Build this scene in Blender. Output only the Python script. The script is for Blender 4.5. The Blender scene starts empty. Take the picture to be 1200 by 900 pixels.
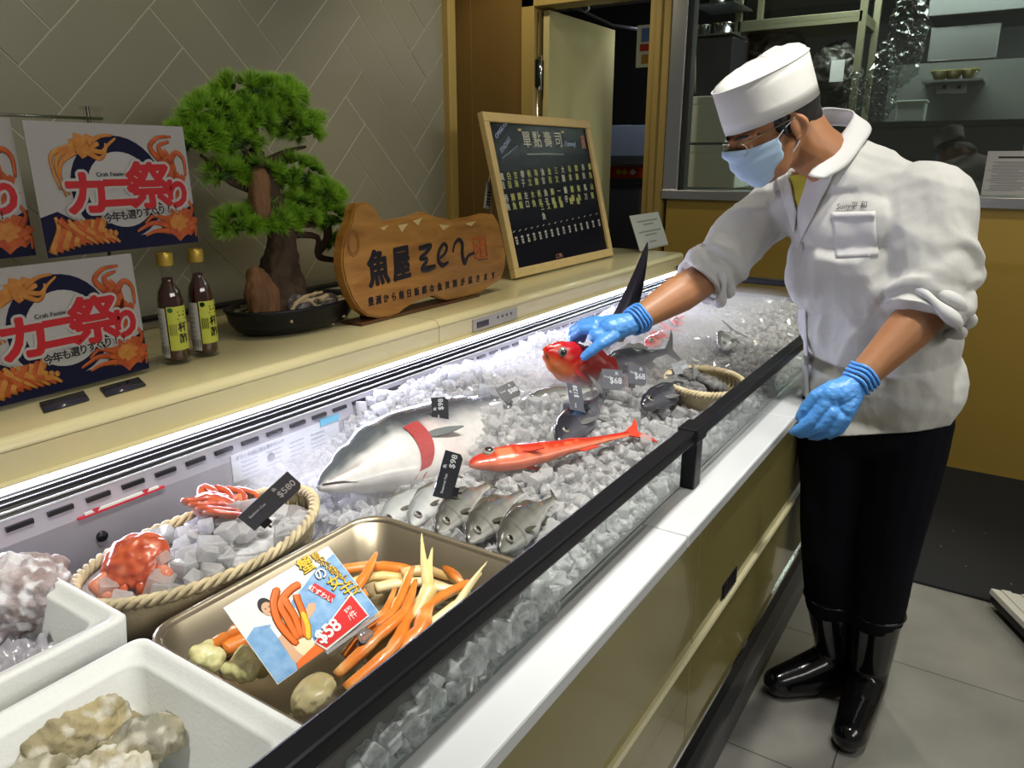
import bpy, bmesh, math, random
from mathutils import Vector, Matrix, Euler, noise
from mathutils.bvhtree import BVHTree
random.seed(7)
S = bpy.context.scene
C = S.collection
R = math.radians
# ------------------------------------------------------------------ camera, world, lights, exposure
FOC, PITCH, YAW, CAMZ = 888.0, R(16.6), R(33.0), 1.45
cam = bpy.data.cameras.new('camera'); cam.sensor_width = 36.0; cam.lens = 36.0 * FOC / 1200.0
cam.clip_start = .02; cam.clip_end = 60
camo = bpy.data.objects.new('camera', cam); C.objects.link(camo)
camo.location = (0, 0, CAMZ); camo.rotation_euler = (R(90) - PITCH, 0, YAW - R(90))
S.camera = camo
S.view_settings.view_transform = 'Standard'; S.view_settings.look = 'None'
S.view_settings.gamma = 1.0; S.view_settings.use_curve_mapping = False
S.view_settings.exposure = 0.45
S.cycles.max_bounces = 10; S.cycles.transmission_bounces = 8; S.cycles.transparent_max_bounces = 10
S.cycles.glossy_bounces = 4; S.cycles.diffuse_bounces = 3; S.cycles.volume_bounces = 1
S.cycles.caustics_reflective = False; S.cycles.caustics_refractive = False
S.cycles.use_denoising = True; S.cycles.sample_clamp_indirect = 4.0
w = bpy.data.worlds.new('world'); S.world = w; w.use_nodes = True
w.node_tree.nodes['Background'].inputs[0].default_value = (.95, .93, .85, 1)
w.node_tree.nodes['Background'].inputs[1].default_value = .10
LIGHTS = []
def area(name, loc, target, sx, sy, power, col, spread=180):
    l = bpy.data.lights.new(name, 'AREA'); l.shape = 'RECTANGLE'; l.size = sx; l.size_y = sy
    l.energy = power; l.color = col; l.spread = R(spread)
    o = bpy.data.objects.new(name, l); C.objects.link(o); o.location = loc
    d = Vector(target) - Vector(loc)
    o.rotation_euler = d.to_track_quat('-Z', 'Y').to_euler(); return o
def spot(name, loc, target, power, col, ang=60, blend=.6, rad=.05):
    l = bpy.data.lights.new(name, 'SPOT'); l.energy = power; l.color = col; l.spot_size = R(ang); l.spot_blend = blend
    l.shadow_soft_size = rad
    o = bpy.data.objects.new(name, l); C.objects.link(o); o.location = loc
    d = Vector(target) - Vector(loc)
    o.rotation_euler = d.to_track_quat('-Z', 'Y').to_euler(); return o
# ceiling spots over the case, the passage and the ledge; the cold strip is the case's own lamp
WARM, NEUT, COLD = (1, .88, .62), (1, .97, .90), (.72, .74, 1.0)
spot('ceiling_spot', (.55, .45, 2.75), (.6, .6, .95), 88, NEUT, 50)
spot('ceiling_spot', (1.35, .35, 2.75), (1.25, .6, .95), 90, NEUT, 50)
spot('ceiling_spot', (1.35, -.10, 2.75), (1.82, .3, 1.25), 62, NEUT, 48)
spot('ceiling_spot', (2.5, .6, 2.75), (2.4, .7, .95), 34, NEUT, 60)
spot('ceiling_spot', (1.9, 1.05, 2.75), (2.1, 1.45, 1.1), 21, WARM, 70)
spot('ceiling_spot', (.8, 1.1, 2.75), (.9, 1.5, 1.1), 13, WARM, 80)
spot('ceiling_spot', (3.1, -.3, 2.75), (3.2, -.3, 0), 34, WARM, 90)
area('shop_front_fill', (.8, -2.4, 2.6), (1.2, .4, .4), 3.5, .8, 42, NEUT)  # unseen lamp behind the camera, added to lighten the olive front
spot('ceiling_spot', (3.2, 2.3, 2.75), (4.1, 2.4, 1.6), 20, WARM, 100)  # added spot, brightens the brown wall and the door leaf
area('case_strip_light', (1.72, 1.135, .992), (1.72, .5, .86), 2.7, .014, 12, COLD, 170)

spot('pale_box_fill_spot', (4.75, .9, 2.7), (4.6, 1.1, 1.3), 26, (.9, .98, .9), 110)  # lamp added to lift the pale boxes behind the window

# ------------------------------------------------------------------ helpers
_F = Vector((math.cos(YAW)*math.cos(PITCH), math.sin(YAW)*math.cos(PITCH), -math.sin(PITCH)))
_R = Vector((math.sin(YAW), -math.cos(YAW), 0))
_U = Vector((math.cos(YAW)*math.sin(PITCH), math.sin(YAW)*math.sin(PITCH), math.cos(PITCH)))
def at(px, py, X=None, Y=None, Z=None):
    """pixel of the photograph on a plane of the place -> point"""
    r = _F*FOC + _R*(px-600) - _U*(py-450)
    t = X/r.x if X is not None else Y/r.y if Y is not None else (Z-CAMZ)/r.z
    return r*t + Vector((0, 0, CAMZ))
MATS = {}
def mat(name, col=(.5, .5, .5), rough=.5, metal=0, spec=.5, trans=0, ior=1.45, emit=None, es=0, coat=0,
        bump=0, bscale=40, bdist=.002, var=0, vscale=8, col2=None, vcol=False, sss=0, alpha=1, sheen=0, stretch=None, detail=4, aniso=0):
    if name in MATS: return MATS[name]
    m = bpy.data.materials.new(name); m.use_nodes = True; MATS[name] = m
    nt = m.node_tree; N = nt.nodes; L = nt.links; b = N['Principled BSDF']
    b.inputs['Base Color'].default_value = (*col, 1); b.inputs['Roughness'].default_value = rough
    b.inputs['Metallic'].default_value = metal; b.inputs['Specular IOR Level'].default_value = spec
    b.inputs['Transmission Weight'].default_value = trans; b.inputs['IOR'].default_value = ior
    b.inputs['Coat Weight'].default_value = coat; b.inputs['Alpha'].default_value = alpha
    if sheen: b.inputs['Sheen Weight'].default_value = sheen
    if aniso: b.inputs['Anisotropic'].default_value = aniso
    if sss:
        b.inputs['Subsurface Weight'].default_value = sss; b.inputs['Subsurface Radius'].default_value = (.012, .005, .003)
        b.inputs['Subsurface Scale'].default_value = 1
    if emit: b.inputs['Emission Color'].default_value = (*emit, 1); b.inputs['Emission Strength'].default_value = es
    tc = N.new('ShaderNodeTexCoord'); src = tc.outputs['Object']
    if stretch:
        mp = N.new('ShaderNodeMapping'); mp.inputs['Scale'].default_value = stretch; L.new(src, mp.inputs[0]); src = mp.outputs[0]
    cs = None
    if vcol:
        a = N.new('ShaderNodeAttribute'); a.attribute_name = 'col'; cs = a.outputs['Color']; L.new(cs, b.inputs['Base Color'])
    if var or col2:
        n = N.new('ShaderNodeTexNoise'); n.inputs['Scale'].default_value = vscale; n.inputs['Detail'].default_value = detail
        L.new(src, n.inputs[0])
        r = N.new('ShaderNodeMapRange'); r.inputs['From Min'].default_value = .3; r.inputs['From Max'].default_value = .7
        L.new(n.outputs['Fac'], r.inputs['Value'])
        mx = N.new('ShaderNodeMix'); mx.data_type = 'RGBA'
        L.new(r.outputs[0], mx.inputs[0])
        if cs is not None:
            mm = N.new('ShaderNodeMix'); mm.data_type = 'RGBA'; mm.blend_type = 'MULTIPLY'; mm.inputs[0].default_value = 1
            mx.inputs[6].default_value = (1-var, 1-var, 1-var, 1); mx.inputs[7].default_value = (1, 1, 1, 1)
            L.new(cs, mm.inputs[6]); L.new(mx.outputs[2], mm.inputs[7]); L.new(mm.outputs[2], b.inputs['Base Color'])
        else:
            c2 = col2 or tuple(c*(1-var) for c in col)
            mx.inputs[6].default_value = (*col, 1); mx.inputs[7].default_value = (*c2, 1)
            L.new(mx.outputs[2], b.inputs['Base Color'])
    if bump:
        n = N.new('ShaderNodeTexNoise'); n.inputs['Scale'].default_value = bscale; n.inputs['Detail'].default_value = detail
        L.new(src, n.inputs[0]); bp = N.new('ShaderNodeBump'); bp.inputs['Strength'].default_value = bump
        bp.inputs['Distance'].default_value = bdist; L.new(n.outputs['Fac'], bp.inputs['Height']); L.new(bp.outputs[0], b.inputs['Normal'])
    return m
def frame(origin, x, up):
    """matrix with local x along x and local z near up"""
    x = Vector(x).normalized(); z = Vector(up); z = (z - x*z.dot(x)).normalized(); y = z.cross(x)
    M = Matrix((x, y, z)).transposed().to_4x4(); M.translation = Vector(origin); return M
I4 = Matrix.Identity(4)
class B:
    """collects shapes and links them as ONE mesh object"""
    def __init__(s): s.v = []; s.f = []; s.m = []; s.s = []; s.mats = []
    def mi(s, m):
        if m not in s.mats: s.mats.append(m)
        return s.mats.index(m)
    def add(s, vs, fs, m, M=I4, smooth=True):
        o = len(s.v); k = s.mi(m); s.v += [M @ Vector(v) for v in vs]
        for f in fs: s.f.append([i+o for i in f]); s.m.append(k); s.s.append(smooth)
        return s
    def box(s, c, d, m, M=I4, bev=0):
        bm = bmesh.new(); bmesh.ops.create_cube(bm, size=1)
        for v in bm.verts: v.co = Vector((v.co.x*d[0]+c[0], v.co.y*d[1]+c[1], v.co.z*d[2]+c[2]))
        if bev: bmesh.ops.bevel(bm, geom=bm.edges[:], offset=bev, segments=2, affect='EDGES', profile=.5)
        return s.bm(bm, m, M, False)
    def bm(s, bm, m, M=I4, smooth=True):
        bm.verts.index_update(); s.add([v.co.copy() for v in bm.verts], [[v.index for v in f.verts] for f in bm.faces], m, M, smooth); bm.free(); return s
    def span(s, a, b, m, bev=0, M=I4):
        return s.box([(a[i]+b[i])/2 for i in range(3)], [abs(b[i]-a[i]) for i in range(3)], m, M, bev)
    def tube(s, pts, rad, m, seg=12, M=I4, cap=True, flat=1.0, up=(0, 0, 1), closed=False):
        pts = [Vector(p) for p in pts]; n = len(pts)
        if not hasattr(rad, '__len__'): rad = [rad]*n
        vs = []; fs = []; prev = None
        for i, p in enumerate(pts):
            if closed: t = pts[(i+1) % n]-pts[i-1]
            else: t = pts[min(i+1, n-1)]-pts[max(i-1, 0)]
            if t.length < 1e-9: t = Vector((0, 0, 1))
            t.normalize(); u = Vector(up) if prev is None else prev
            u = u - t*u.dot(t)
            if u.length < 1e-4: u = t.orthogonal()
            u.normalize(); prev = u; w_ = t.cross(u)
            for k in range(seg):
                a = 2*math.pi*k/seg; vs.append(p + (w_*math.cos(a) + u*math.sin(a)*flat)*rad[i])
        for i in range(n if closed else n-1):
            j = (i+1) % n
            for k in range(seg):
                k2 = (k+1) % seg; fs.append([i*seg+k, j*seg+k, j*seg+k2, i*seg+k2])
        if cap and not closed:
            fs.append(list(range(seg))); fs.append([(n-1)*seg+k for k in range(seg)][::-1])
        return s.add(vs, fs, m, M)
    def cyl(s, a, b, r, m, seg=24, r2=None, M=I4): return s.tube([a, b], [r, r if r2 is None else r2], m, seg, M)
    def caps(s, a, b, r1, r2, m, seg=14, M=I4):
        a = Vector(a); b = Vector(b); d = b-a; L = d.length; d.normalize(); pts = []; rad = []
        for k in range(5):
            t = math.pi/2*(k/4); pts.append(a - d*r1*math.cos(t)); rad.append(max(r1*math.sin(t), 1e-4))
        for k in range(5):
            t = math.pi/2*(k/4); pts.append(b + d*r2*math.sin(t)); rad.append(max(r2*math.cos(t), 1e-4))
        return s.tube(pts, rad, m, seg, M)
    def chain(s, pts, rad, m, seg=14):
        for i in range(len(pts)-1): s.caps(pts[i], pts[i+1], rad[i], rad[i+1], m, seg)
        return s
    def ell(s, c, r, m, M=I4, seg=24, rings=14):
        vs = []; fs = []
        for i in range(rings+1):
            t = math.pi*i/rings; st = max(math.sin(t), 1e-3)
            for k in range(seg):
                a = 2*math.pi*k/seg; vs.append((c[0]+r[0]*st*math.cos(a), c[1]+r[1]*st*math.sin(a), c[2]+r[2]*math.cos(t)))
        for i in range(rings):
            for k in range(seg):
                k2 = (k+1) % seg; fs.append([i*seg+k, (i+1)*seg+k, (i+1)*seg+k2, i*seg+k2])
        fs.append([k for k in range(seg)][::-1]); fs.append([rings*seg+k for k in range(seg)])
        return s.add(vs, fs, m, M)
    def lathe(s, prof, m, M=I4, seg=40, sx=1, sy=1, smooth=True, closed=False):
        vs = []; fs = []; n = len(prof)
        for r, z in prof:
            for k in range(seg):
                a = 2*math.pi*k/seg; vs.append((r*math.cos(a)*sx, r*math.sin(a)*sy, z))
        for i in range(n if closed else n-1):
            j = (i+1) % n
            for k in range(seg):
                k2 = (k+1) % seg; fs.append([i*seg+k, i*seg+k2, j*seg+k2, j*seg+k])
        if not closed:
            if prof[0][0] > 1e-4: fs.append([k for k in range(seg)][::-1])
            if prof[-1][0] > 1e-4: fs.append([(n-1)*seg+k for k in range(seg)])
        return s.add(vs, fs, m, M, smooth)
    def prism(s, pts, z0, z1, m, M=I4, smooth=False):
        """outline in local xy, from z0 to z1 (outline may be concave)"""
        bm = bmesh.new(); vs = [bm.verts.new((p[0], p[1], z0)) for p in pts]
        f = bm.faces.new(vs)
        if abs(z1-z0) > 1e-7:
            r = bmesh.ops.extrude_face_region(bm, geom=[f])
            for g in r['geom']:
                if isinstance(g, bmesh.types.BMVert): g.co.z = z1
        bmesh.ops.recalc_face_normals(bm, faces=bm.faces[:])
        bmesh.ops.triangulate(bm, faces=[q for q in bm.faces if len(q.verts) > 4])
        return s.bm(bm, m, M, smooth)
    def grid(s, fn, nu, nv, m, M=I4, smooth=True):
        vs = [fn(i/nu, j/nv) for i in range(nu+1) for j in range(nv+1)]
        fs = [[i*(nv+1)+j, (i+1)*(nv+1)+j, (i+1)*(nv+1)+j+1, i*(nv+1)+j+1] for i in range(nu) for j in range(nv)]
        return s.add(vs, fs, m, M, smooth)
    def text(s, body, size, m, M=I4, ext=.0003, off=0, shear=0, sp=1.0, align='LEFT', cy='BOTTOM_BASELINE', wx=1.0):
        cu = bpy.data.curves.new('lettering', 'FONT'); cu.body = body; cu.size = size; cu.extrude = ext; cu.offset = off
        cu.shear = shear; cu.space_character = sp; cu.align_x = align; cu.align_y = cy; cu.resolution_u = 3
        o = bpy.data.objects.new('lettering', cu); C.objects.link(o)
        dg = bpy.context.evaluated_depsgraph_get(); dg.update()
        me = bpy.data.meshes.new_from_object(o.evaluated_get(dg))
        s.add([(v.co.x*wx, v.co.y, v.co.z) for v in me.vertices], [list(p.vertices) for p in me.polygons], m, M, False)
        bpy.data.objects.remove(o); bpy.data.curves.remove(cu); bpy.data.meshes.remove(me); return s
    def bold(s, body, size, m, M=I4, r=.001, n=8, **k):
        """heavier lettering: the same glyphs laid down around a small circle"""
        t = B(); t.text(body, size, m, I4, **k); kk = s.mi(m)
        for i in range(n+1):
            d = Vector((0, 0, 0)) if i == n else Vector((r*math.cos(6.2832*i/n), r*math.sin(6.2832*i/n), 2.2e-5*(i+1))); o_ = len(s.v)
            s.v += [M @ (v+d) for v in t.v]
            for f in t.f: s.f.append([q+o_ for q in f]); s.m.append(kk); s.s.append(False)
        return s
    def data(s, name='mesh'):
        me = bpy.data.meshes.new(name); me.from_pydata([tuple(v) for v in s.v], [], s.f)
        for m in s.mats: me.materials.append(m)
        me.polygons.foreach_set('material_index', s.m); me.polygons.foreach_set('use_smooth', s.s); me.update(); return me
    def build(s, name, parent=None, loc=(0, 0, 0), world=False, rot=None):
        """world=True: vertices are in world space, moved into the parent's space"""
        me = s.data(name)
        if world:
            off = Vector(loc) if parent is None else parent.location
            me.transform(Matrix.Translation(-off))
        o = bpy.data.objects.new(name, me); C.objects.link(o)
        if parent is not None: o.parent = parent
        if parent is None or not world: o.location = loc
        if rot: o.rotation_euler = rot
        return o
def part(b, name, parent, rootloc):
    """world-space shapes as a sub-part: rootloc is the thing's location"""
    me = b.data(name); me.transform(Matrix.Translation(-Vector(rootloc)))
    o = bpy.data.objects.new(name, me); C.objects.link(o); o.parent = parent; return o
def tag(o, label=None, cat=None, group=None, kind=None):
    if label: o['label'] = label
    if cat: o['category'] = cat
    if group: o['group'] = group
    if kind: o['kind'] = kind
    return o
def empty(name, loc, label=None, cat=None, group=None, rot=(0, 0, 0), M=None):
    o = bpy.data.objects.new(name, None); C.objects.link(o); o.empty_display_size = .05
    o.location = loc; o.rotation_euler = rot
    if M is not None: o.matrix_basis = M
    return tag(o, label, cat, group)
def copy_tree(o, parent=None):
    c = o.copy(); C.objects.link(c); c.parent = parent
    for ch in list(o.children): copy_tree(ch, c)
    return c
def organic(b, voxel, m, smooth=6, disp=None):
    """fuse the collected shapes into one continuous skin"""
    me = b.data('tmp'); me.materials.clear()
    o = bpy.data.objects.new('tmp', me); C.objects.link(o)
    r = o.modifiers.new('r', 'REMESH'); r.mode = 'VOXEL'; r.voxel_size = voxel; r.use_smooth_shade = True
    if smooth:
        sm = o.modifiers.new('s', 'SMOOTH'); sm.iterations = smooth; sm.factor = .5
    dg = bpy.context.evaluated_depsgraph_get(); dg.update()
    out = bpy.data.meshes.new_from_object(o.evaluated_get(dg))
    bpy.data.objects.remove(o); bpy.data.meshes.remove(me)
    nb = B()
    vs = [v.co.copy() for v in out.vertices]
    if disp:
        vs = [v.co + v.normal*disp(v.co, v.normal) for v in out.vertices]
    nb.add(vs, [list(p.vertices) for p in out.polygons], m); bpy.data.meshes.remove(out); return nb
def paint(o, fn):
    me = o.data; a = me.color_attributes.new('col', 'FLOAT_COLOR', 'POINT')
    for i, v in enumerate(me.vertices):
        c = fn(v.co, v.normal); a.data[i].color = (c[0], c[1], c[2], 1)
    return o
def mixc(a, b, t):
    t = max(0, min(1, t)); return tuple(a[i]*(1-t)+b[i]*t for i in range(3))
def sst(a, b, x):
    t = max(0, min(1, (x-a)/(b-a))); return t*t*(3-2*t)
def nz(p, s=1, seed=0): return noise.noise(Vector((p[0]*s+seed, p[1]*s+seed*.7, p[2]*s)))
def catmull(pts, n=6):
    pts = [Vector(p) for p in pts]; out = []
    for i in range(len(pts)-1):
        p0 = pts[max(i-1, 0)]; p1 = pts[i]; p2 = pts[i+1]; p3 = pts[min(i+2, len(pts)-1)]
        for k in range(n):
            t = k/n; out.append(.5*((2*p1)+(p2-p0)*t+(2*p0-5*p1+4*p2-p3)*t*t+(3*p1-p0-3*p2+p3)*t**3))
    out.append(pts[-1]); return out
def lin(a, b, n): return [a+(b-a)*i/(n-1) for i in range(n)]
# ------------------------------------------------------------------ special materials
def thin_glass(name, tint=(1, 1, 1), ior=1.45, rough=0.0, gain=1.0):
    m = bpy.data.materials.new(name); m.use_nodes = True; nt = m.node_tree; N = nt.nodes; L = nt.links; N.clear()
    o = N.new('ShaderNodeOutputMaterial'); t = N.new('ShaderNodeBsdfTransparent'); g = N.new('ShaderNodeBsdfGlossy')
    t.inputs[0].default_value = (*tint, 1); g.inputs['Roughness'].default_value = rough
    f = N.new('ShaderNodeFresnel'); f.inputs[0].default_value = ior; mx = N.new('ShaderNodeMixShader')
    mu = N.new('ShaderNodeMath'); mu.operation = 'MULTIPLY'; mu.inputs[1].default_value = gain; mu.use_clamp = True
    gm = N.new('ShaderNodeNewGeometry'); iv = N.new('ShaderNodeMath'); iv.operation = 'SUBTRACT'; iv.inputs[0].default_value = 1; L.new(gm.outputs['Backfacing'], iv.inputs[1]); m2 = N.new('ShaderNodeMath'); m2.operation = 'MULTIPLY'; L.new(f.outputs[0], m2.inputs[0]); L.new(iv.outputs[0], m2.inputs[1]); L.new(m2.outputs[0], mu.inputs[0]); L.new(mu.outputs[0], mx.inputs[0]); L.new(t.outputs[0], mx.inputs[1]); L.new(g.outputs[0], mx.inputs[2]); L.new(mx.outputs[0], o.inputs[0]); return m
def ice_mat(name, col, tr, glow=.5):
    """clear ice: part seen through, part cloudy, wet surface"""
    m = bpy.data.materials.new(name); m.use_nodes = True; nt = m.node_tree; N = nt.nodes; L = nt.links; N.clear()
    o = N.new('ShaderNodeOutputMaterial'); d = N.new('ShaderNodeBsdfDiffuse'); tl = N.new('ShaderNodeBsdfTranslucent')
    tp = N.new('ShaderNodeBsdfTransparent'); g = N.new('ShaderNodeBsdfGlossy'); g.inputs['Roughness'].default_value = .06
    rf = N.new('ShaderNodeBsdfRefraction'); rf.inputs['IOR'].default_value = 1.31; rf.inputs['Roughness'].default_value = .05
    for n in (d, tl): n.inputs[0].default_value = (*col, 1)
    tp.inputs[0].default_value = (.97, .98, 1, 1); rf.inputs[0].default_value = (.97, .98, 1, 1)
    a = N.new('ShaderNodeMixShader'); a.inputs[0].default_value = .5; L.new(d.outputs[0], a.inputs[1]); L.new(tl.outputs[0], a.inputs[2])
    c = N.new('ShaderNodeMixShader'); c.inputs[0].default_value = .5; L.new(tp.outputs[0], c.inputs[1]); L.new(rf.outputs[0], c.inputs[2])
    b = N.new('ShaderNodeMixShader'); L.new(a.outputs[0], b.inputs[1]); L.new(c.outputs[0], b.inputs[2])
    tc = N.new('ShaderNodeTexCoord'); n = N.new('ShaderNodeTexNoise'); n.inputs['Scale'].default_value = 75; L.new(tc.outputs['Object'], n.inputs[0])
    mr = N.new('ShaderNodeMapRange'); mr.inputs[1].default_value = .3; mr.inputs[2].default_value = .7; mr.inputs[3].default_value = max(tr-.25, 0); mr.inputs[4].default_value = min(tr+.25, 1)
    L.new(n.outputs['Fac'], mr.inputs[0]); L.new(mr.outputs[0], b.inputs[0])
    f = N.new('ShaderNodeFresnel'); f.inputs[0].default_value = 1.45; q = N.new('ShaderNodeMixShader')
    gm = N.new('ShaderNodeNewGeometry'); iv = N.new('ShaderNodeMath'); iv.operation = 'SUBTRACT'; iv.inputs[0].default_value = 1; L.new(gm.outputs['Backfacing'], iv.inputs[1]); m2 = N.new('ShaderNodeMath'); m2.operation = 'MULTIPLY'; L.new(f.outputs[0], m2.inputs[0]); L.new(iv.outputs[0], m2.inputs[1])
    L.new(m2.outputs[0], q.inputs[0]); L.new(b.outputs[0], q.inputs[1]); L.new(g.outputs[0], q.inputs[2]); L.new(q.outputs[0], o.inputs[0]); return m
GLASS = thin_glass('clear_glass', (.93, .96, .95)); ACRYL = thin_glass('clear_acrylic', (.95, .95, .95), 1.5)
WINGLASS = thin_glass('window_glass', (.9, .92, .9), 1.52, 0, 1.15)
ICE = ice_mat('ice', (1, 1, 1), .56); ICEBED = ice_mat('packed_ice', (.95, .97, 1), .10)
BLACK = mat('black_plastic', (.012, .012, .016), .3); BLACKM = mat('black_metal', (.006, .006, .008), .42, spec=.25)
WHITEM = mat('white_enamel', (.62, .64, .66), .22, coat=.4)
STEEL = mat('brushed_steel', (.55, .56, .57), .28, 1, bump=.15, bscale=30, stretch=(1, 30, 30))
LINER = mat('liner_metal', (.42, .41, .48), .33, .35, spec=.6)
OLIVE = mat('olive_gloss_panel', (.25, .215, .075), .14, coat=.5, var=.12, vscale=3)
CREAM = mat('cream_worktop', (.56, .50, .28), .28, coat=.35, var=.06, vscale=5)
PALE = mat('pale_trim', (.72, .68, .45), .4)
CHROME = mat('chrome', (.8, .8, .8), .12, 1)
YELLOWWALL = mat('ochre_wall_laminate', (.42, .28, .055), .42, var=.10, vscale=2, stretch=(1, 1, .15))
BROWNWALL = mat('brown_wall_laminate', (.20, .118, .032), .42, var=.2, vscale=3, stretch=(1, 1, .12))
JAMB = mat('light_timber', (.42, .30, .09), .45, var=.15, vscale=6, stretch=(1, 1, .1))
DOORM = mat('door_laminate', (.52, .46, .22), .45, var=.06, vscale=2)
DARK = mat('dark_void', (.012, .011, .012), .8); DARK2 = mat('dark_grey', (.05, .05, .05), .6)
PAPER = mat('white_paper', (.75, .75, .74), .6); INK = mat('ink', (.02, .02, .02), .6)
WHITEP = mat('white_print', (.82, .82, .80), .35)
GREYW = mat('kitchen_grey', (.16, .16, .15), .5)

# ------------------------------------------------------------------ the setting
def structure(b, name, **k):
    o = b.build(name, **k); o['kind'] = 'structure'; return o
# floor: grey stone tiles with thin dark joints (tile pitch .60, joints fall on x = 1.66 + .6 n and y = .167 + .6 n)
def tile_floor():
    m = mat('floor_stone', (.27, .265, .24), .42, var=.28, vscale=5, bump=.15, bscale=60, detail=8)
    nt = m.node_tree; N = nt.nodes; L = nt.links; b = N['Principled BSDF']
    src = b.inputs['Base Color'].links[0].from_socket
    tc = N.new('ShaderNodeTexCoord'); mp = N.new('ShaderNodeMapping'); mp.inputs['Location'].default_value = (-1.66+6, -.167+6, 0)
    L.new(tc.outputs['Object'], mp.inputs[0])
    br = N.new('ShaderNodeTexBrick'); br.offset = 0; br.inputs['Scale'].default_value = 1; br.inputs['Brick Width'].default_value = .6
    br.inputs['Row Height'].default_value = .6; br.inputs['Mortar Size'].default_value = .0018; br.inputs['Mortar Smooth'].default_value = 0
    br.inputs['Color1'].default_value = (1, 1, 1, 1); br.inputs['Color2'].default_value = (.9, .9, .9, 1); br.inputs['Mortar'].default_value = (.25, .24, .22, 1)
    L.new(mp.outputs[0], br.inputs[0]); mx = N.new('ShaderNodeMix'); mx.data_type = 'RGBA'; mx.blend_type = 'MULTIPLY'; mx.inputs[0].default_value = 1
    L.new(src, mx.inputs[6]); L.new(br.outputs['Color'], mx.inputs[7]); L.new(mx.outputs[2], b.inputs['Base Color'])
    return m
structure(B().span((-1.2, -3.2, -.06), (8, 5, 0), tile_floor()), 'floor')
structure(B().span((-1.2, -3.2, 2.8), (8, 5, 2.86), mat('ceiling_paint', (.45, .43, .38), .8)), 'ceiling')
# left wall: herringbone relief tiles
def herringbone():
    b = B(); TILE = mat('glazed_relief_tile', (.25, .24, .18), .30, coat=.3, var=.10, vscale=3, bump=.1, bscale=12)
    GROUT = mat('tile_grout', (.44, .43, .34), .6)
    X0, X1, Z0, Z1, Y = -1.2, 2.19, 1.0, 2.8, 1.70
    b.span((X0, Y+.0012, 0), (X1, Y+.12, Z1), GROUT)
    w_, n = .106, 4; g = .0012; a = R(45); ca, sa = math.cos(a), math.sin(a)
    bm = bmesh.new()
    def tile(u0, v0, du, dv):
        cu, cv = (u0+du/2)*w_, (v0+dv/2)*w_
        x, z = cu*ca-cv*sa+.3, cu*sa+cv*ca+.5
        if x < X0-.3 or x > X1+.3 or z < Z0-.3 or z > Z1+.3: return
        r = bmesh.ops.create_cube(bm, size=1); hu, hv = du*w_-g, dv*w_-g
        tilt = random.uniform(-.5, .5)
        for v in r['verts']:
            out = v.co.y < 0; k = .0012 if out else 0
            lu = v.co.x*(hu-2*k*1); lv = v.co.z*(hv-2*k); 
            y = Y if out else Y+.008
            if out: y += tilt*.0015*(1 if v.co.x > 0 else -1)
            uu, vv = cu+lu, cv+lv
            v.co = (uu*ca-vv*sa+.3, y, uu*sa+vv*ca+.5)
    for i in range(-40, 60):
        for m_ in range(-10, 10):
            tile(i+2*n*m_, i, n, 1); tile(i+n+2*n*m_, i-n+1, 1, n)
    for co, no in (((X0, 0, 0), (-1, 0, 0)), ((X1, 0, 0), (1, 0, 0)), ((0, 0, Z0), (0, 0, -1)), ((0, 0, Z1), (0, 0, 1))):
        bmesh.ops.bisect_plane(bm, geom=bm.verts[:]+bm.edges[:]+bm.faces[:], plane_co=co, plane_no=no, clear_outer=True)
    b.bm(bm, TILE, I4, False)
    structure(b, 'wall_left')
herringbone()
structure(B().span((2.19, 1.675, 0), (2.232, 1.83, 2.8), JAMB, .003), 'trim_1')
# far wall (x = 4.06): brown left of the doorway, ochre around the window
b = B()
b.span((4.06, 2.56, 0), (4.18, 5, 2.8), BROWNWALL); b.span((4.045, 2.92, 0), (4.06, 5, 2.8), BROWNWALL, .003)
b.span((4.06, 1.70, 2.32), (4.18, 2.56, 2.8), BROWNWALL)
b.span((4.06, -3.2, 0), (4.18, 1.62, 1.25), YELLOWWALL); b.span((4.06, -3.2, 2.6), (4.18, 1.70, 2.8), YELLOWWALL)
structure(b, 'wall_far')
structure(B().span((-1.2, 5, -.0), (8, 5.1, 2.8), BROWNWALL), 'wall_rear')
b = B(); b.span((4.035, 1.645, 0), (4.2, 1.76, 2.6), JAMB, .004); b.span((4.02, 1.69, 0), (4.036, 1.72, 2.6), JAMB, .003)
b.span((4.04, 2.475, 0), (4.2, 2.56, 2.33), JAMB, .004); b.span((4.04, 1.64, 2.275), (4.2, 2.56, 2.33), JAMB, .004)
structure(b, 'trim_2')
# window: steel frame, double pane
wf = B()
wf.span((4.03, -3.2, 1.235), (4.2, 1.645, 1.285), STEEL, .004); wf.span((4.045, 1.56, 1.285), (4.17, 1.645, 2.6), STEEL, .004)
wf.span((4.045, -3.2, 2.55), (4.17, 1.645, 2.6), STEEL, .004)
wf.span((4.075, 1.535, 1.285), (4.14, 1.56, 2.55), mat('dark_seal', (.06, .06, .055), .5), .002)
wfo = structure(wf, 'window_1')
pn = B().span((4.085, -3.2, 1.285), (4.089, 1.535, 2.55), WINGLASS)
pno = pn.build('window_pane', wfo); pn2 = B().span((4.109, -3.2, 1.285), (4.113, 1.535, 2.55), WINGLASS).build('window_pane', wfo)
# open door leaf and its hinge
dl = B().span((4.12, 2.42, .01), (4.99, 2.46, 2.265), DOORM, .003); dlo = structure(dl, 'door_1')
h = B(); h.span((4.06, 2.458, 1.85), (4.125, 2.478, 2.0), BLACKM, .002); h.cyl((4.085, 2.455, 1.83), (4.085, 2.455, 2.02), .009, CHROME, 12)
h.build('hinge', dlo)
h = B(); h.cyl((4.075, 2.468, .1), (4.075, 2.468, 2.25), .005, CHROME, 10); h.build('seal_strip', dlo)
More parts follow.
